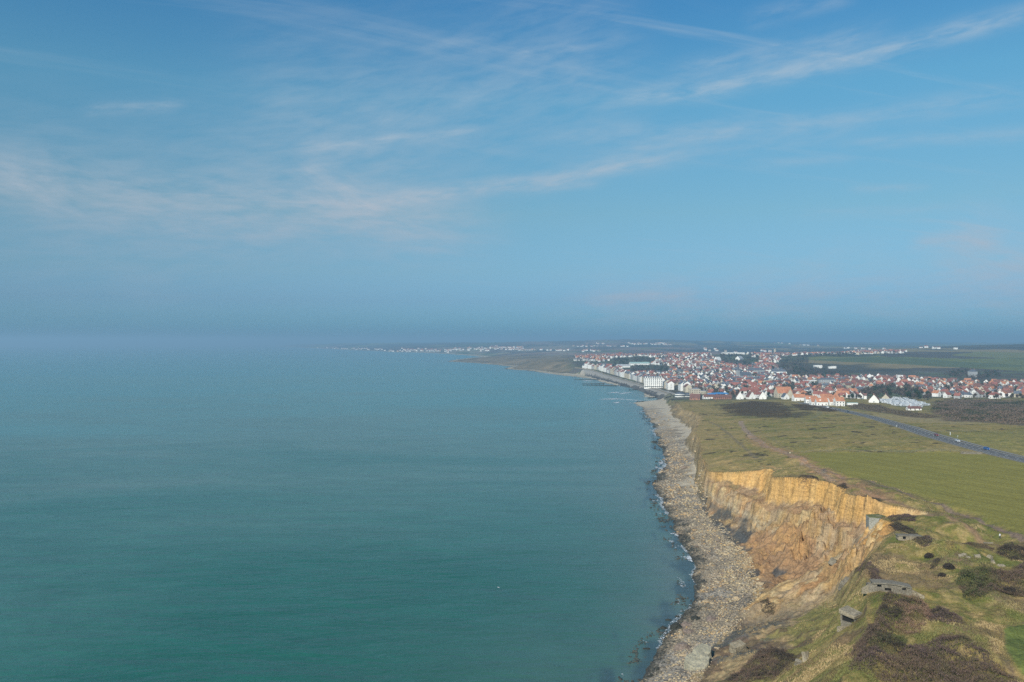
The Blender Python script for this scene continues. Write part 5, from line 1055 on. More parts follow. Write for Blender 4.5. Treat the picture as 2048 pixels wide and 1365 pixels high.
# ---- the grand white hotel on the front
def hotel():
    x, y = cast([(1308, 777)])[0]; y += 8; t = thing('hotel', 'big white five storey hotel with dark mansard roof facing the beach', 'hotel', (x, y, gz(x, y)), R(-8)); FOOT.append((x, y, 28)); w, d, h = 34, 16, 18.5
    put('wall', wall_data(w, d, h, 0, 'white'), t)
    b = MB(); zt = h+0.2
    for (z0, s0, z1, s1) in ((zt, 0.4, zt+3.4, -1.6), (zt+3.4, -1.6, zt+4.0, -6.0)):
        A = [(-w/2-s0, -d/2-s0, z0), (w/2+s0, -d/2-s0, z0), (w/2+s0, d/2+s0, z0), (-w/2-s0, d/2+s0, z0)]; B_ = [(-w/2-s1, -d/2-s1, z1), (w/2+s1, -d/2-s1, z1), (w/2+s1, d/2+s1, z1), (-w/2-s1, d/2+s1, z1)]
        for i in range(4): j = (i+1) % 4; b.poly([A[i], A[j], B_[j], B_[i]])
    b.poly(B_); r_ = b.build('roof', M_['slate'], t)
    for i in range(8): put('dormer', MB().box((0, 0, 0), (1.6, 1.8, 2.2)).data('dormer', M_['white']), r_, (-w/2+w*(i+0.5)/8, -d/2+0.6, zt+1.6))
    for i in range(4): put('chimney', CHD, r_, (-w/2+5+8*i, 2, zt+4.6), 0, (1.6, 1.6, 1.5))
    for k in range(5):
        for i in range(9): put('window', WBIG, t, (-w/2+w*(i+0.5)/9, -d/2-0.05, 2.2+3.6*k))
        for i in range(4): put('window', WBIG, t, (-w/2-0.05, -d/2+d*(i+0.5)/4, 2.2+3.6*k), R(90))
    MB().box((0, -d/2-1.0, 3.9), (w, 2.0, 0.3)).build('balcony', M_['white'], t); MB().box((0, -d/2-0.15, 18.4), (w+0.6, 0.5, 0.5)).build('cornice', M_['white'], t)
hotel()
# ---- houses that can be told apart along the edge of town
def casino():
    x, y = cast([(1366, 795)])[0]; y += 8; t = thing('casino', 'low white round fronted hall with dark domes at the end of the beach', 'hall', (x, y, gz(x, y)), R(10)); FOOT.append((x, y, 20))
    def drum(nm, cx, cy, r_, h, rr, col):
        w_ = MB().cyl((cx, cy, -1), r_, h+1, 28).build(nm, M_['white'], t); b = MB(); n = 28
        for k in range(5):
            a0, a1 = k/5*1.45, (k+1)/5*1.45
            for i in range(n):
                p = lambda a, j: (cx+rr*math.cos(a)*math.cos(2*math.pi*j/n), cy+rr*math.cos(a)*math.sin(2*math.pi*j/n), h+rr*0.42*math.sin(a)); b.poly([p(a0, i), p(a0, i+1), p(a1, i+1), p(a1, i)])
        b.build('dome', M_[col], t); MB().cyl((cx, cy, 1.4), r_+0.06, 1.7, 28).build('window_band', M_['glass'], w_)
    drum('rotunda', -3, 0, 8, 4.2, 7.6, 'slate'); drum('rotunda', 11, -1, 9, 3.0, 6.5, 'slate')
    MB().box((24, 3, 2.0), (14, 10, 6)).build('annex', M_['white'], t); MB().box((24, -2.03, 2.6), (12, 0.1, 1.5)).build('window_band', M_['glass'], t)
casino()
hp(1391, 795, 14, 11, 12, 0, 5, 'cream', 'pale', 'beige flat roofed block right behind the white domed hall', cat='apartment block', win=4)
hp(1392, 801, 15, 9, 3.0, 5.5, -25, 'brick', 'brown', 'dark brown lodge with steep roof where the grass meets the domed hall', win=3)
hp(1412, 789, 28, 12, 7, 0, 0, 'cream', 'pale', 'long cream flat roofed building with a window strip behind the blue roof', cat='school building', win=12)
def blue_hall():
    x, y = cast([(1436, 796)])[0]; y += 8; t = thing('sports_hall', 'long hall with a wavy bright blue roof at the front edge of town', 'hall', (x, y, gz(x, y)), R(10)); FOOT.append((x, y, 20))
    put('wall', wall_data(30, 13, 4.5, 0, 'white'), t); b = MB()
    for i in range(12):
        a, c = -16+32*i/12, -16+32*(i+1)/12; f = lambda q: 5.2+0.9*math.sin((q+16)/32*math.pi)+0.02*q*2
        b.poly([(a, -7.5, f(a)), (c, -7.5, f(c)), (c, 0, f(c)+1.6), (a, 0, f(a)+1.6)]); b.poly([(a, 0, f(a)+1.6), (c, 0, f(c)+1.6), (c, 7.5, f(c)), (a, 7.5, f(a))]); b.poly([(a, -7.5, f(a)-0.5), (c, -7.5, f(c)-0.5), (c, -7.5, f(c)), (a, -7.5, f(a))])
    b.build('roof', M_['blue'], t); MB().box((0, -6.54, 2.4), (27, 0.1, 1.6)).build('window_band', M_['glass'], t)
blue_hall()
hp(1418, 799, 16, 8, 3.2, 3.0, 4, 'white', 'brown', 'low white bungalow with brown roof in front of the blue roofed hall', win=4)
hp(1446, 799, 26, 8, 3.0, 3.2, 2, 'brick', 'brown', 'long low brown row of chalets right of the blue roofed hall', cat='chalet row', win=9)
hp(1481, 799, 10, 10, 3.4, 7.5, 80, 'white', 'brown', 'leftmost of the three white A-frame gabled houses behind the heath', win=2)
hp(1503, 799, 10, 10, 3.4, 7.5, 98, 'white', 'brown', 'middle one of the three white A-frame gabled houses behind the heath, dark roof', win=2)
hp(1527, 799, 11, 10, 3.6, 7.5, 75, 'white', 'brown', 'rightmost of the three white A-frame gabled houses behind the heath', win=2)
hp(1495, 789, 22, 10, 5, 4, 5, 'white', 'red', 'long white villa with a red hipped roof behind the middle A-frame house', hip=True, win=5, chim=2)
hp(1512, 786, 14, 9, 5, 4, -10, 'white', 'red', 'white house with red roof and two chimneys above the rightmost A-frame house', hip=True, win=3, chim=2)
hp(1569, 797, 22, 15, 7, 8.5, 4, 'cream', 'orange', 'tall broad house with a huge bright orange roof at the front of town', win=5, chim=2, wing=True)
hp(1572, 799, 10, 8, 3.5, 5.0, 95, 'white', 'slate', 'small white gable in front of the huge orange roof', win=2)
for i, (u, v, w_, d_, h_, rz_, lb) in enumerate([(1600, 803, 16, 10, 5.2, 2, 'leftmost white terrace house with orange roof, standing apart from its neighbours'), (1624, 807, 14, 10, 5.0, -8, 'white terrace house with orange roof, second from the left of the orange terrace'),
    (1632, 811, 11, 9, 4.6, 0, 'small orange roofed white house stepping forward, third in the orange terrace'), (1645, 812, 13, 9, 4.6, -6, 'orange roofed white house in the middle of the orange terrace'), (1654, 804, 17, 11, 5.2, 4, 'wide orange roofed house behind the middle of the orange terrace'),
    (1670, 812, 13, 9, 4.6, 3, 'orange roofed white house, last but one to the right in the orange terrace'), (1681, 813, 10, 11, 6.2, -4, 'tallest orange roofed white house ending the orange terrace on the right')]):
    hp(u, v, w_, d_, h_, 4.2, rz_, 'white', 'orange', lb, win=3, dormer=(i % 2 == 1))
hp(1687, 796, 18, 10, 5, 4.4, -15, 'white', 'orange', 'white house with orange red roof set back right of the orange terrace', win=4, wing=True)
hp(1752, 806, 15, 12, 3.4, 7.5, 62, 'white', 'red', 'white gable house with steep red roof at the left end of the caravan park', win=3)
hp(1775, 801, 14, 10, 3.0, 5.5, 60, 'cream', 'brown', 'cream gable house with brown roof behind the caravans', win=2)
hp(1830, 821, 14, 7, 2.4, 2.0, -5, 'white', 'brown', 'low white shed with dull red roof at the front corner of the caravan park', cat='shed', win=3)
hp(1706, 811, 12, 5, 2.6, 0, -10, 'white', 'green', 'small low white hut with greenish roof beside the coast road', cat='hut', chim=0)
hp(1801, 762, 10, 8, 11, 0, 0, 'white', 'pale', 'slim white tower block rising behind the red roofs', cat='tower block', chim=0, win=2)
hp(1637, 737, 19, 12, 7.5, 0, 0, 'white', 'white', 'white square building standing alone above the green valley field', cat='farm building', chim=0, win=3)
hp(1662, 738, 9, 9, 4.5, 0, 0, 'white', 'white', 'left one of two small white tanks beside the lone white building', cat='tank', chim=0)
hp(1669, 738, 9, 9, 5.5, 0, 0, 'white', 'white', 'right one of two small white tanks beside the lone white building', cat='tank', chim=0)
hp(1467, 711, 84, 20, 9, 0, -2, 'white', 'white', 'longest white warehouse on the skyline of the town hill', cat='warehouse', chim=0)
hp(1507, 710, 24, 16, 6, 0, 0, 'white', 'white', 'short white warehouse right of the longest one on the skyline', cat='warehouse', chim=0)
hp(1280, 731, 58, 24, 5, 4, 4, 'white', 'green', 'long hall with a pale green roof below the hillside houses', cat='hall', chim=0)
hp(1247, 736, 36, 22, 5, 4, 8, 'white', 'pale', 'pale domed looking hall left of the long green roofed one', cat='hall', chim=0)
hp(1436, 724, 22, 14, 4, 10, 40, 'white', 'white', 'steep bright white triangular roof left of the wooded hillside', chim=0)
hp(1480, 722, 28, 16, 4, 8, 50, 'white', 'pale', 'large slanting pale glasshouse roof among the dark trees', cat='greenhouse', chim=0)
hp(1241, 713, 14, 10, 15, 0, 0, 'red', 'red', 'tall red brown block standing up from the hillside estate', cat='tower block', chim=0)
hp(1513, 748, 40, 14, 8, 5, 2, 'grey', 'slate', 'long slate roofed building with small turrets right of the church', cat='manor', hip=True, chim=3)
hp(1560, 752, 34, 14, 9, 5, -20, 'white', 'slate', 'large white slate roofed building at the foot of the wooded valley', cat='school building', hip=True, chim=2)
hp(1621, 768, 22, 12, 6, 0, 4, 'white', 'white', 'long flat white building with a small mast in the right half of town', cat='hall', chim=0, win=6)
hp(1656, 773, 30, 12, 12, 3, -4, 'grey', 'slate', 'biggest pale block of flats right of the town centre', cat='apartment block', hip=True, chim=2, win=8)
hp(1948, 755, 14, 12, 12, 4, 10, 'grey', 'slate', 'grey manor with pointed roof among bare trees on the right hillside', cat='manor', hip=True, chim=2)
hp(1718, 707, 18, 10, 5, 5, 60, 'white', 'white', 'bright white gable at the left end of the ridge top houses', chim=0)
hp(1806, 762, 15, 11, 5.5, 5, 30, 'white', 'red', 'white house with orange red roof at the foot of the slim tower block')
hp(1740, 761, 10, 9, 9, 4.0, 75, 'white', 'slate', 'tall narrow white gabled house on the upper edge of the right half of town')
def church():
    x, y = cast([(1486, 760)])[0]; t = thing('church', 'grey stone church with a slender pointed spire in the middle of town', 'church', (x, y, gz(x, y)), R(20)); FOOT.append((x, y, 18))
    put('wall', wall_data(30, 12, 9, 7, 'grey'), t, (4, 0, 0)); put('roof', roof_data(30, 12, 9, 7, 'slate'), t, (4, 0, 0)); w_ = MB().box((-13, 0, 9), (6, 6, 22)).build('tower', M_['grey'], t)
    MB().cyl((-13, 0, 20), 3.6, 17, 8, 0.1).build('spire', M_['slate'], t)
church()
def water_tower():
    x, y = cast([(1550, 708)])[0]; t = thing('water_tower', 'tan water tower with a wide flat top on the skyline', 'water tower', (x, y, gz(x, y)))
    s_ = y/1593; m = M_['cream']; MB().cyl((0, 0, -2), 2.4*s_*1.1, 11*s_, 16, 2.0*s_).build('shaft', m, t); MB().cyl((0, 0, 9*s_-2), 2.0*s_, 2.2*s_, 18, 4.4*s_).build('bowl', m, t); MB().cyl((0, 0, 11.2*s_-2), 4.4*s_, 0.6*s_, 18).build('rim', m, t)
water_tower()
# ---- the sea front: tall houses in a row behind the promenade
FR = np.array([p for p in CB if 1300 < p[1] < 2300][:8]); FL = np.concatenate([[0], np.cumsum(np.linalg.norm(np.diff(FR, axis=0), axis=1))])
pos_ = 20.0; k_ = 0; ords = ['first', 'second', 'third', 'fourth', 'fifth', 'sixth', 'seventh', 'eighth', 'ninth', 'tenth', '11th', '12th', '13th', '14th', '15th', '16th', '17th', '18th', '19th', '20th', '21st', '22nd', '23rd', '24th', '25th', '26th', '27th', '28th', '29th', '30th', '31st', '32nd', '33rd', '34th', '35th', '36th', '37th', '38th', '39th', '40th', '41st', '42nd', '43rd', '44th', '45th', '46th', '47th', '48th', '49th', '50th', '51st', '52nd', '53rd', '54th', '55th', '56th', '57th', '58th', '59th', '60th']
kA = kB = 0; rr_ = random.Random(5)
WN = {'white': 'white', 'cream': 'cream', 'grey': 'pale grey', 'brick': 'brick'}; RN = {'orange': 'orange', 'red': 'red', 'brown': 'brown', 'slate': 'grey slate', 'pale': 'flat pale'}
while pos_ < FL[-1]-10:
    w_ = rr_.choice([11, 12, 14, 16, 20]); x = float(np.interp(pos_+w_/2, FL, FR[:, 0])); y = float(np.interp(pos_+w_/2, FL, FR[:, 1])); x2 = float(np.interp(pos_+w_/2+2, FL, FR[:, 0])); y2 = float(np.interp(pos_+w_/2+2, FL, FR[:, 1]))
    dx_, dy_ = x2-x, y2-y; L = math.hypot(dx_, dy_); dx_ /= L; dy_ /= L; nx, ny = dy_, -dx_; off = 34+rr_.uniform(-1, 2)+(14 if y < 1420 else 0); X_, Y_ = x+nx*off, y+ny*off
    if all(math.hypot(X_-a, Y_-b_) > r_-2 for a, b_, r_ in FOOT):
        wall = rr_.choice(['white', 'white', 'cream', 'white', 'grey']); roof = rr_.choice(['slate', 'red', 'slate', 'red', 'pale', 'brown']); before = Y_ < 1520
        if before: kA += 1; lb = f'{WN[wall]} seafront house with {RN[roof]} roof, {ords[kA-1]} towards the hotel along the front'
        else: kB += 1; lb = f'{WN[wall]} seafront house with {RN[roof]} roof, {ords[kB-1]} past the big hotel along the front'
        house(X_, Y_, math.atan2(dy_, dx_)+math.pi, w_-0.3, 11, rr_.choice([9, 12, 12, 14]), 0 if roof == 'pale' else rr_.choice([3.5, 4.5, 5]), wall, roof, lb, 'tall houses along the sea front', win=(4 if Y_ < 1800 else 0), hip=False); FOOT.append((X_, Y_, 9))
    pos_ += w_+(rr_.choice([0, 0, 3, 8]))
# ---- the mass of houses
def area(pts): return cast(pts)
TOWN = [area([(1186, 752), (1172, 744), (1190, 733), (1225, 733), (1262, 746), (1340, 748), (1345, 735), (1300, 730), (1310, 722), (1420, 716), (1450, 730), (1540, 728), (1560, 735), (1565, 752), (1640, 757), (1720, 756), (1790, 757), (1830, 760), (1900, 765), (2130, 768), (2130, 801), (1990, 803), (1880, 797), (1850, 792), (1790, 782), (1752, 785), (1722, 800), (1690, 800), (1655, 800), (1600, 797), (1540, 798), (1470, 796), (1400, 790), (1345, 783), (1330, 777), (1300, 768), (1262, 762), (1230, 757)]),
        area([(1150, 723), (1150, 711), (1262, 708), (1266, 715), (1222, 718), (1215, 724)]), area([(1268, 712), (1300, 709), (1420, 708), (1420, 716), (1350, 722), (1300, 717)]),
        area([(1494, 713), (1500, 708), (1612, 706), (1612, 712), (1560, 716), (1565, 726), (1530, 728)]), area([(1612, 711), (1690, 709), (1700, 704), (1816, 703), (1812, 707), (1720, 711), (1620, 714)])]
WOODS = [area([(1225, 718), (1300, 718), (1306, 729), (1225, 730)]), area([(1262, 734), (1335, 733), (1340, 746), (1264, 745)]), area([(1440, 713), (1520, 716), (1520, 724), (1500, 736), (1445, 730)]),
         area([(1560, 717), (1620, 714), (1612, 735), (1690, 751), (1720, 757), (1600, 757), (1565, 752)]), area([(1722, 788), (1745, 777), (1790, 775), (1830, 783), (1870, 800), (1840, 803), (1790, 796), (1740, 797)]), area([(1884, 755), (1905, 742), (1960, 746), (1995, 744), (2000, 757), (1940, 760)]),
         area([(1618, 713), (1700, 709), (1720, 712), (1680, 716), (1620, 716)]), area([(1560, 775), (1600, 772), (1600, 782), (1562, 784)])]
def in_any(polys, X, Y):
    r_ = np.zeros(len(X), bool)
    for p in polys: r_ |= inside(p, X, Y)
    return r_
def candidates():
    out = []
    for (y0, y1, sx, sy) in [(1120, 3400, 17.5, 23.0)]:
        gy = np.arange(y0, y1, sy); 
        for i, yy in enumerate(gy):
            gx = np.arange(60, 2000, sx)+rng.uniform(0, sx); X = gx+rng.uniform(-3.0, 3.0, len(gx)); Y = yy+8*np.sin(gx/90+i*0.15)+rng.uniform(-4, 4, len(gx))
            out.append(np.stack([X, Y, np.full(len(X), i)], 1))
    c = np.concatenate(out); X, Y = c[:, 0], c[:, 1]; ok = in_any(TOWN, X, Y) & (X/Y < 0.68)
    wd = in_any(WOODS, X, Y); ok &= ~wd | (rng.random(len(X)) < 0.13)
    ok &= rng.random(len(X)) < np.where(fbm(X/70, Y/70, 170, 3) > 0.34, 0.22, 0.86)
    for (a, b_, r_) in FOOT: ok &= np.hypot(X-a, Y-b_) > r_+5
    X, Y = X[ok], Y[ok]; I = c[ok, 2]; b = sdist(CB, X, Y); k = (Y > 2280) | (b > 52); return X[k], Y[k], I[k]
HX, HY, HI = candidates()
hz_all = gzs(HX, HY); cen = sstep(0.30, 0.20, HX/HY)        # older, greyer centre on the left
def rnd_style(x, y, q):
    c_ = x/y
    roof = q.choices(['red', 'brown', 'slate', 'orange', 'pale'], [4.5, 3.5, 5, 1.0, 1.5] if c_ < 0.36 and y < 2100 else [5, 4.5, 1.8, 2.6, 0.5])[0]
    return q.choices(['white', 'cream', 'grey', 'brick'], [6, 2, 1.4, 0.7])[0], roof
SIZES = [(8, 7, 4.6, 3.4), (9.5, 7.5, 5.6, 3.6), (12, 8, 5.0, 3.8), (7, 7, 6.4, 3.6), (14, 8, 5.4, 3.4), (9, 8, 3.6, 4.4)]
order = np.argsort(HY); names_ = {}
N_IND = 248
rest = []
qq = random.Random(9)
for n_, i in enumerate(order):
    x, y = float(HX[i]), float(HY[i]); wall, roof = rnd_style(x, y, qq); sz = qq.choice(SIZES); base_ = (fbm(np.array([x/120]), np.array([y/120]), 180, 2)[0])*60; rz = base_+qq.choice([0, 90, 90, 0])+qq.uniform(-8, 8)
    (names_.setdefault('ind', []) if n_ < N_IND else rest).append((x, y, rz, wall, roof, sz, float(hz_all[i]), int(HI[i])))
rows_ = {}
for h_ in names_['ind']: rows_.setdefault(h_[7], []).append(h_)
def ordn(n): return ords[n] if n < len(ords) else f'{n+1}th'
for ri, rk in enumerate(sorted(rows_)):
    L = sorted(rows_[rk], key=lambda q: q[0]/q[1])
    for side, sub_, nm in (('l', [q for q in L if q[0]/q[1] < 0.345], 'behind the heath'), ('m', [q for q in L if 0.345 <= q[0]/q[1] < 0.50], 'by the orange terrace'), ('r', [q for q in L if q[0]/q[1] >= 0.50], 'above the right scrub')):
        for k, (x, y, rz, wall, roof, sz, z, _i) in enumerate(sub_):
            w_, d_, h_, rs = sz; sizeword = 'long' if w_ >= 13 else 'tall' if h_ > 6 else 'low' if h_ < 3.5 else 'plain'
            lb = f'{WN[wall]} house, {RN[roof]} roof, {ordn(k)} from left in {ordn(ri)} row {nm}'
            house(x, y, R(rz), w_, d_, h_, 0 if roof == 'pale' else rs, wall, roof, lb, 'houses of the seaside town', win=(2 if n_ < 0 or y < 1300 else 0), chim=1 if (k % 3) else 2, hip=(k % 4 == 1), wing=(k % 5 == 2), z=z)
def mass(name, L, label):
    """everything further off in one mesh"""
    keys = ['white', 'cream', 'grey', 'brick', 'orange', 'red', 'brown', 'slate', 'pale']; b = MB()
    for (x, y, rz, wall, roof, sz, z, _i) in L:
        w_, d_, h_, rs = sz; rs = 0 if roof == 'pale' else rs; c, s_ = math.cos(R(rz)), math.sin(R(rz))
        for dt, mi in ((wall_data(w_, d_, h_, rs, 'white'), keys.index(wall)), (roof_data(w_, d_, h_, rs, 'red'), keys.index(roof))):
            n = len(b.v); b.v += [(x+v.co.x*c-v.co.y*s_, y+v.co.x*s_+v.co.y*c, z+v.co.z) for v in dt.vertices]; b.f += [tuple(n+i for i in p.vertices) for p in dt.polygons]; b.mi += [mi]*len(dt.polygons)
    tag(b.build(name, [M_[k] for k in keys]), label, 'houses', kind='stuff')
mass('distant_houses', rest, 'white houses with red, orange and slate roofs filling the far part of the town')
# far villages along the coast and on the hills, traced by patches
far = []
for (u0, v0, u1, v1, n, spread) in [(626, 697.5, 700, 699.5, 40, .8), (700, 699, 765, 700.5, 26, .8), (765, 703.0, 812, 706.2, 60, 1.2), (800, 702, 900, 703.5, 90, 2.4), (900, 701, 980, 701, 55, 2), (980, 698.5, 1050, 699.5, 80, 2.2), (1055, 701, 1075, 701, 14, .5), (1085, 703, 1200, 704, 22, 1),
                               (1150, 694, 1260, 692.5, 30, 1.2), (1260, 690, 1330, 689, 40, 1.8), (1335, 691, 1352, 691, 12, .4), (1400, 700, 1480, 706, 12, 1.5), (1545, 687, 1580, 690, 8, .6), (1585, 692, 1625, 694, 12, 1), (1660, 697, 1760, 699, 10, 1), (1840, 697, 1900, 698, 10, .4), (1530, 703, 1545, 703.5, 4, .3), (1170, 690, 1250, 686, 8, 2)]:
    for i in range(int(n*0.75)):
        t = rng.random(); far.append((u0+(u1-u0)*t+rng.normal(0, 1), v0+(v1-v0)*t+rng.normal(0, spread*0.5)))
fw_ = cast(far); FX = np.array([p[0] for p in fw_]); FY = np.array([p[1] for p in fw_]); FX += rng.normal(0, 12, len(FX)); FY += rng.normal(0, 40, len(FX)); s_far = land(FX, FY)[1]; kk = (s_far > 40) & (FY < 14000); FX, FY = FX[kk], FY[kk]; FZ = gzs(FX, FY); L = []
for x, y, z in zip(FX, FY, FZ):
    wall, roof = qq.choices(['white', 'cream'], [7, 2])[0], qq.choices(['red', 'orange', 'brown', 'pale'], [4, 2, 3, 1.5])[0]; k = 0.85+min(float(y), 9000)/14000; L.append((float(x), float(y), qq.uniform(-30, 30), wall, roof, (round(13*k), 11, 6.5*min(k, 1.7), 4.0), float(z), 0))
mass('village_houses', L, 'pale specks of villages along the far coast and on the hills')

# ------------------------------------------------------------------ caravans
def caravans():
    m = mat('caravan_shell', (0.52, 0.53, 0.54), 0.45, 0.06, 0.6, spec=0.5); b = MB(); pr = [(-3.1, 0.45), (-3.3, 1.5), (-2.9, 2.55), (2.7, 2.6), (3.3, 1.7), (3.2, 0.45)]; n = len(pr)
    for sy in (-1.15, 1.15): b.v += [(x, sy, z) for x, z in pr]
    for i in range(n): j = (i+1) % n; b.f.append((i, j, n+j, n+i)); b.mi.append(0)
    b.f += [tuple(range(n)), tuple(reversed(range(n, 2*n)))]; b.mi += [0, 0]; body = b.data('body', m); wd = MB().box((0, 0, 0), (1.3, 0.08, 0.7)).data('window', M_['glass']); aw = MB().box((0, 0, 0), (3.6, 2.4, 0.08), rx=R(12)).data('awning', M_['pale']); wh = MB().cyl((0, 0, 0), 0.32, 0.25, 10, axis='Y').data('wheel', M_['dark'])
    x0 = [p for p in AREA['caravans']]; cx = sum(p[0] for p in x0)/len(x0); cy = sum(p[1] for p in x0)/len(x0); k = 0; rows = []
    A = np.array(x0)
    for r_, yy in enumerate(np.arange(A[:, 1].min()+3, A[:, 1].max(), 9.5)):
        row = [(x+rng.uniform(-1, 1), yy+rng.uniform(-1.5, 1.5)) for x in np.arange(A[:, 0].min(), A[:, 0].max(), 7.6)]; row = [p for p in row if inside(x0, [p[0]], [p[1]])[0] and rng.random() < 0.85 and all(math.hypot(p[0]-a, p[1]-c) > q_*0.8 for a, c, q_ in FOOT)]
        if row: rows.append(row)
    for r_, row in enumerate(rows):
        for c_, (x, y) in enumerate(row):
            t = thing('caravan', f'white caravan, {ordn(c_)} from the left in the {ordn(r_)} row of the caravan park', 'caravan', (x, y, gz(x, y)), R(float(rng.choice([20, 25, 110, 200]))+float(rng.uniform(-8, 8))), 'caravans parked in the caravan park')
            put('body', body, t); put('window', wd, t, (0.9, -1.17, 1.6)); put('window', wd, t, (-1.6, -1.17, 1.6)); put('window', wd, t, (0, 1.17, 1.6)); put('wheel', wh, t, (0, -1.0, 0.32)); put('wheel', wh, t, (0, 1.0, 0.32))
            if (r_+c_) % 3 == 0: put('awning', aw, t, (0, -2.2, 2.2))
caravans()

# ------------------------------------------------------------------ trees
def tree_datas():
    out = []
    for kind, col, col2 in (('bare', (0.095, 0.072, 0.058), (0.14, 0.11, 0.085)), ('evergreen', (0.028, 0.042, 0.020), (0.050, 0.070, 0.028))):
        for v_ in range(3):
            n = 420; q = rng.normal(0, 1, (n, 3)); q /= np.linalg.norm(q, axis=1)[:, None]; lump = 0.78+0.3*np.sin(q[:, 0]*4+v_*2)*np.cos(q[:, 1]*3.3+v_)+rng.normal(0, 0.07, n); q *= (rng.random(n)**0.42*lump)[:, None]; q *= np.array([2.6, 2.6, 2.5 if kind == 'bare' else 3.0]); q[:, 2] += 4.6
            w = rng.random((n, 1))**1.5; o = sprigs('crown', q[:, 0], q[:, 1], q[:, 2], np.full(n, 0.85), np.array(col)*(1-w)+np.array(col2)*w, 0.6, 0.45, 2, spread=1.2); cd = o.data; bpy.data.objects.remove(o)
            b = MB().cyl((0, 0, -0.6), 0.28, 4.2, 7, 0.14)
            for a in range(4): an = a*1.6+v_; b.poly([(0.1*math.cos(an), 0.1*math.sin(an), 2.4), (1.5*math.cos(an), 1.5*math.sin(an), 4.8), (1.6*math.cos(an), 1.6*math.sin(an), 4.7), (0.12*math.cos(an+1), 0.12*math.sin(an+1), 2.2)])
            out.append((kind, cd, b.data('trunk', M_['bark'])))
    return out
TD = tree_datas()
def trees():
    n = 22000; Y = rng.uniform(1090, 3300, n); X = Y*rng.uniform(0.07, 0.68, n); wd = in_any(WOODS, X, Y); tw = in_any(TOWN, X, Y); ok = (wd & (rng.random(n) < 0.45)) | (tw & (rng.random(n) < 0.30)); b = sdist(CB, X, Y); ok &= (b > 60) | (Y > 2300)
    for (a, c, r_) in FOOT: ok &= np.hypot(X-a, Y-c) > r_+1
    X, Y = X[ok], Y[ok]; o = np.argsort(Y); X, Y = X[o], Y[o]; Z = gzs(X, Y); 
    ext = in_any(WOODS, X, Y)
    for i in range(min(290, len(X))):
        ev = qq.random() < 0.3; k, cd, td = TD[(3 if ev else 0)+qq.randrange(3)]; x, y, z = float(X[i]), float(Y[i]), float(Z[i]); c_ = x/y
        wh = ('inside the dark wood behind the caravans' if ext[i] and c_ > 0.42 else 'in the small copse of the town' if ext[i] else 'among the houses behind the heath' if c_ < 0.345 else 'among the houses near the orange terrace' if c_ < 0.5 else 'among the red roofed houses on the right')
        s_ = qq.uniform(0.7, 1.35)*(1.25 if ext[i] else 0.9); t = thing('tree', ('dark evergreen tree ' if ev else 'bare brown tree ')+wh, 'tree', (x, y, z), qq.uniform(0, 6), ('evergreen trees ' if ev else 'bare trees ')+wh); t.scale = (s_, s_, s_); put('crown', cd, t); put('trunk', td, t)
    X, Y, Z = X[290:], Y[290:], Z[290:]; n = len(X); m = 34; ln = rng.normal(0, 1, (n, m, 3)); ln /= np.linalg.norm(ln, axis=2)[:, :, None]; ln *= rng.random((n, m, 1))**0.4*np.array([4.0, 4.0, 3.2]); ev = rng.random(n) < 0.35
    C = np.where(ev[:, None], np.array([0.032, 0.044, 0.022]), np.array([0.085, 0.068, 0.056])); o_ = sprigs('woodland', (X[:, None]+ln[:, :, 0]).ravel(), (Y[:, None]+ln[:, :, 1]).ravel(), (Z[:, None]+4.0+ln[:, :, 2]).ravel(), np.full(n*m, 1.9), np.repeat(C, m, 0), 0.6, 0.6, 2, spread=1.1); tag(o_, 'dark bare woods and garden trees in the far part of town', 'woods', kind='stuff')
trees()
def scrub():
    XS, YS, CS, HS = [], [], [], []
    for key, n, hh, c1 in (('scrub', 60000, 3.2, (0.135, 0.098, 0.072)), ('scrub2', 16000, 1.5, (0.11, 0.085, 0.055)), ('heath', 30000, 0.7, (0.070, 0.050, 0.032)), ('heath2', 9000, 0.8, (0.068, 0.048, 0.032))):
        x, y = in_poly(AREA[key], n); s_ = sdist(AREA[key], x, y); k = (s_+fbm(x/12, y/12, 190, 3)*9 > 0) & (fbm(x/22, y/22, 194, 3) > -0.45); x, y = x[k], y[k]; h = hh*(0.45+0.6*fbm(x/9, y/9, 191, 3)); w = sstep(0.2, 0.5, fbm(x/25, y/25, 192, 3))[:, None]*(key == 'scrub')
        XS.append(x); YS.append(y); HS.append(np.maximum(h, 0.2)*rng.random(len(x))**0.5); CS.append(np.array(c1)*(1-w)+np.array([0.040, 0.048, 0.024])*w)
    X, Y, Hh = map(np.concatenate, (XS, YS, HS)); C = np.concatenate(CS); tag(sprigs('scrub', X, Y, gzs(X, Y)+Hh, np.where(Hh > 0.8, 1.5, 0.7), C, 0.6, 0.5, 2, spread=1.1), 'brown scrub and heather between the meadows and the town', 'scrub', kind='stuff')
scrub()

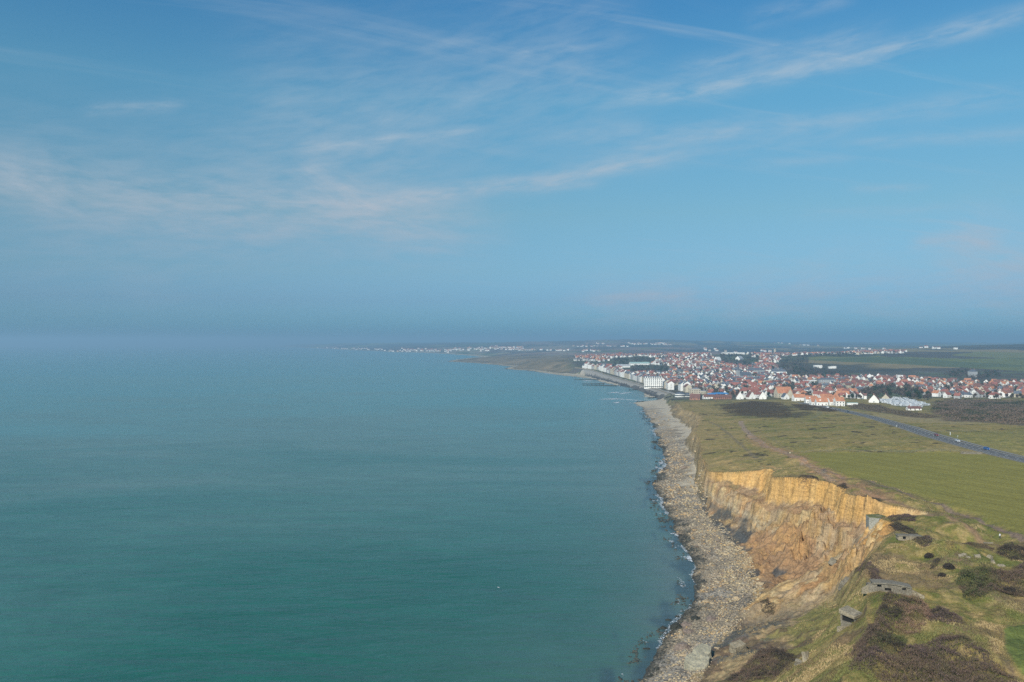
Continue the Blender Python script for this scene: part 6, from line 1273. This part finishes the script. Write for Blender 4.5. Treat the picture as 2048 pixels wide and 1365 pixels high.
# ------------------------------------------------------------------ groynes
for (u0, v0, u1, v1, lb) in [(1149, 760, 1199, 760, 'farthest groyne, a thin dark line ending at the beach'), (1163, 768.8, 1209, 768.3, 'second farthest groyne, its tip bent towards the next one'), (1165, 771.2, 1233, 772.2, 'long straight groyne in front of the second farthest'),
                             (1257, 781, 1290, 779.5, 'short thick dark groyne left of the big white hotel'), (1296, 797, 1328, 794.5, 'dark groyne closing the sandy pocket at the near end of the sea wall'), (1272, 805.5, 1287, 804, 'low dark groyne stub at the tip of the sandy point')]:
    a, c = P(u0, v0, 0.3), P(u1, v1, 1.0); L = math.dist(a, c); ang = math.atan2(c[1]-a[1], c[0]-a[0]); zc = -(a[0]**2+a[1]**2)/(2*RE); t = thing('groyne', lb, 'groyne', (a[0], a[1], zc), ang)
    MB().prism([(0, -0.9), (L, -1.2), (L, 1.2), (0, 0.9)], -2, lambda p: 0.7 if p[0] < 1 else 1.8).build('timber_wall', M_['weed'], t)
    pd = MB().cyl((0, 0, -2), 0.35, 4.2, 7).data('post', M_['weed'])
    for i in range(int(L//9)): put('post', pd, t, (3+i*9, 0, 0.4+1.0*i*9/L))
# sea wall with parapet
def seawall():
    pts = [p for p in CB if 1180 < p[1] < 2300]; b = MB(); pts = smoothline(pts, 5); n = len(pts)
    pts = [p for p in pts if p[1] > 1268]; n = len(pts); P_ = np.array(pts); d = np.gradient(P_, axis=0); d /= np.linalg.norm(d, axis=1)[:, None]; nn = np.stack([d[:, 1], -d[:, 0]], 1); prof = [(-9.5, -1.0), (-8.5, 0.5), (1.0, 5.2), (9.5, 6.9), (9.5, 8.0), (10.1, 8.0), (10.1, 4.5)]
    for i in range(n):
        zc = -(P_[i]@P_[i])/(2*RE); zt = float(Zp(P_[i:i+1, 0]+14, P_[i:i+1, 1])[0])
        for (o_, z) in prof: b.v.append((P_[i, 0]+nn[i, 0]*o_, P_[i, 1]+nn[i, 1]*o_, z*(zt/7.0)+zc))
    k = len(prof)
    for i in range(n-1):
        for j in range(k-1): b.f.append((i*k+j, i*k+j+1, (i+1)*k+j+1, (i+1)*k+j)); b.mi.append(0 if j < 3 else 1)
    tag(b.build('sea_wall', [mat('revetment', (0.085, 0.078, 0.07), 0.9, 0.3, 0.2), M_['conc_pale']]), 'long sloping dark sea wall with pale parapet curving along the town beach', 'sea wall')
seawall()

# ------------------------------------------------------------------ people and gull
def person(u, v, label, top, legs, rz, bag=False):
    p = at(u, v); h = 1.74; t = thing('person', label, 'person', p, rz)
    js = [(0, 0, .93), (0, 0, 1.15), (0, 0, 1.38), (0, 0.0, 1.50), (0, 0.02, 1.58), (0, 0.02, 1.70), (.10, 0, .86), (.12, .10, .48), (.12, .05, .08), (.12, .20, .04), (-.10, 0, .86), (-.12, -.04, .48), (-.12, -.22, .10), (-.12, -.10, .04), (.19, 0, 1.40), (.25, -.06, 1.14), (.23, .06, .92), (-.19, 0, 1.40), (-.25, .08, 1.14), (-.23, .20, .95)]
    ed = [(0, 1), (1, 2), (2, 3), (3, 4), (4, 5), (0, 6), (6, 7), (7, 8), (8, 9), (0, 10), (10, 11), (11, 12), (12, 13), (2, 14), (14, 15), (15, 16), (2, 17), (17, 18), (18, 19)]
    rd = [.15, .145, .16, .06, .095, .09, .095, .065, .045, .04, .095, .065, .045, .04, .06, .045, .035, .06, .045, .035]
    me = bpy.data.meshes.new('body'); me.from_pydata(js, ed, []); o = bpy.data.objects.new('body', me); COL.objects.link(o); o.parent = t
    sk = o.modifiers.new('skin', 'SKIN'); sv = me.skin_vertices[0].data
    for i, r_ in enumerate(rd): sv[i].radius = (r_, r_*0.8 if i in (0, 1, 2) else r_)
    sv[0].use_root = True; o.modifiers.new('sub', 'SUBSURF').levels = 2; o.modifiers['sub'].render_levels = 2
    m, q, b = newmat('person_'+label[:12].replace(' ', '_')); tc_ = q.n('ShaderNodeTexCoord'); s_ = q.n('ShaderNodeSeparateXYZ'); q.link(tc_.outputs['Object'], s_.inputs[0])
    q.link(q.ramp(q.math('DIVIDE', s_.outputs[2], 2.0), [(0.0, (0.03, 0.03, 0.03)), (0.05, legs), (0.46, top), (0.755, (0.45, 0.27, 0.19))], 'CONSTANT'), b.inputs['Base Color']); b.inputs['Roughness'].default_value = 0.9; me.materials.append(m)
    hb = MB(); V = _ico_v*np.array([.105, .115, .085])+np.array([0, 0.0, 1.745]); hb.v = [tuple(w) for w in V]; hb.f = [tuple(int(i) for i in w) for w in _ico_f]; hb.mi = [0]*20; hb.build('hair', mat('dark_hair', (0.05, 0.035, 0.025), 0.8, 0.2, 5), t)
person(2000, 1070, 'person in a white top walking on the field track at the right edge', (0.75, 0.75, 0.8), (0.04, 0.05, 0.08), R(30))
person(1580, 911, 'person in a pale yellow top on the brown track by the field corner', (0.72, 0.68, 0.45), (0.05, 0.05, 0.06), R(200))
person(1576, 911.5, 'person in dark clothes beside the one in a pale yellow top', (0.04, 0.04, 0.05), (0.04, 0.04, 0.05), R(200))
person(1497, 868, 'lone person in dark clothes far along the pale track', (0.05, 0.04, 0.04), (0.04, 0.04, 0.05), R(150))
person(1343, 811, 'tiny person in a light top on the grass near the town beach', (0.7, 0.7, 0.7), (0.08, 0.08, 0.1), R(90))
def gull():
    x, y = P(997, 1176, 1.2); t = thing('seagull', 'white seagull flying low over the open water', 'seagull', (x, y, 1.2), R(40))
    b = MB(); ring = [(-0.30, 0.015, 0), (-0.18, 0.05, 0), (-0.02, 0.075, 0), (0.12, 0.065, 0.01), (0.21, 0.04, 0.03), (0.27, 0.038, 0.035), (0.33, 0.008, 0.02)]; n = 8
    for (x_, r_, z_) in ring: b.v += [(x_, r_*math.cos(a*2*math.pi/n), z_+r_*math.sin(a*2*math.pi/n)) for a in range(n)]
    for k in range(len(ring)-1):
        for i in range(n): j = (i+1) % n; b.f.append((k*n+i, k*n+j, (k+1)*n+j, (k+1)*n+i)); b.mi.append(0)
    m = mat('white_plumage', (0.8, 0.8, 0.8), 0.8, 0.05, 5); gm = mat('grey_plumage', (0.42, 0.44, 0.47), 0.8, 0.08, 5)
    b.build('body', m, t)
    for s_ in (-1, 1): MB().poly([(0.10, s_*0.05, 0.03), (0.16, s_*0.38, 0.14), (0.02, s_*0.75, 0.08), (-0.03, s_*0.40, 0.12), (-0.06, s_*0.05, 0.03)]).poly([(0.10, s_*0.05, 0.01), (-0.06, s_*0.05, 0.01), (-0.03, s_*0.40, 0.10), (0.02, s_*0.75, 0.07), (0.16, s_*0.38, 0.12)]).build('wing', gm, t)
    MB().poly([(-0.28, -0.02, 0), (-0.28, 0.02, 0), (-0.44, 0.07, 0.0), (-0.44, -0.07, 0)]).build('tail', m, t); MB().box((0.35, 0, 0.02), (0.07, 0.02, 0.02)).build('beak', M_['orange'], t)
gull()
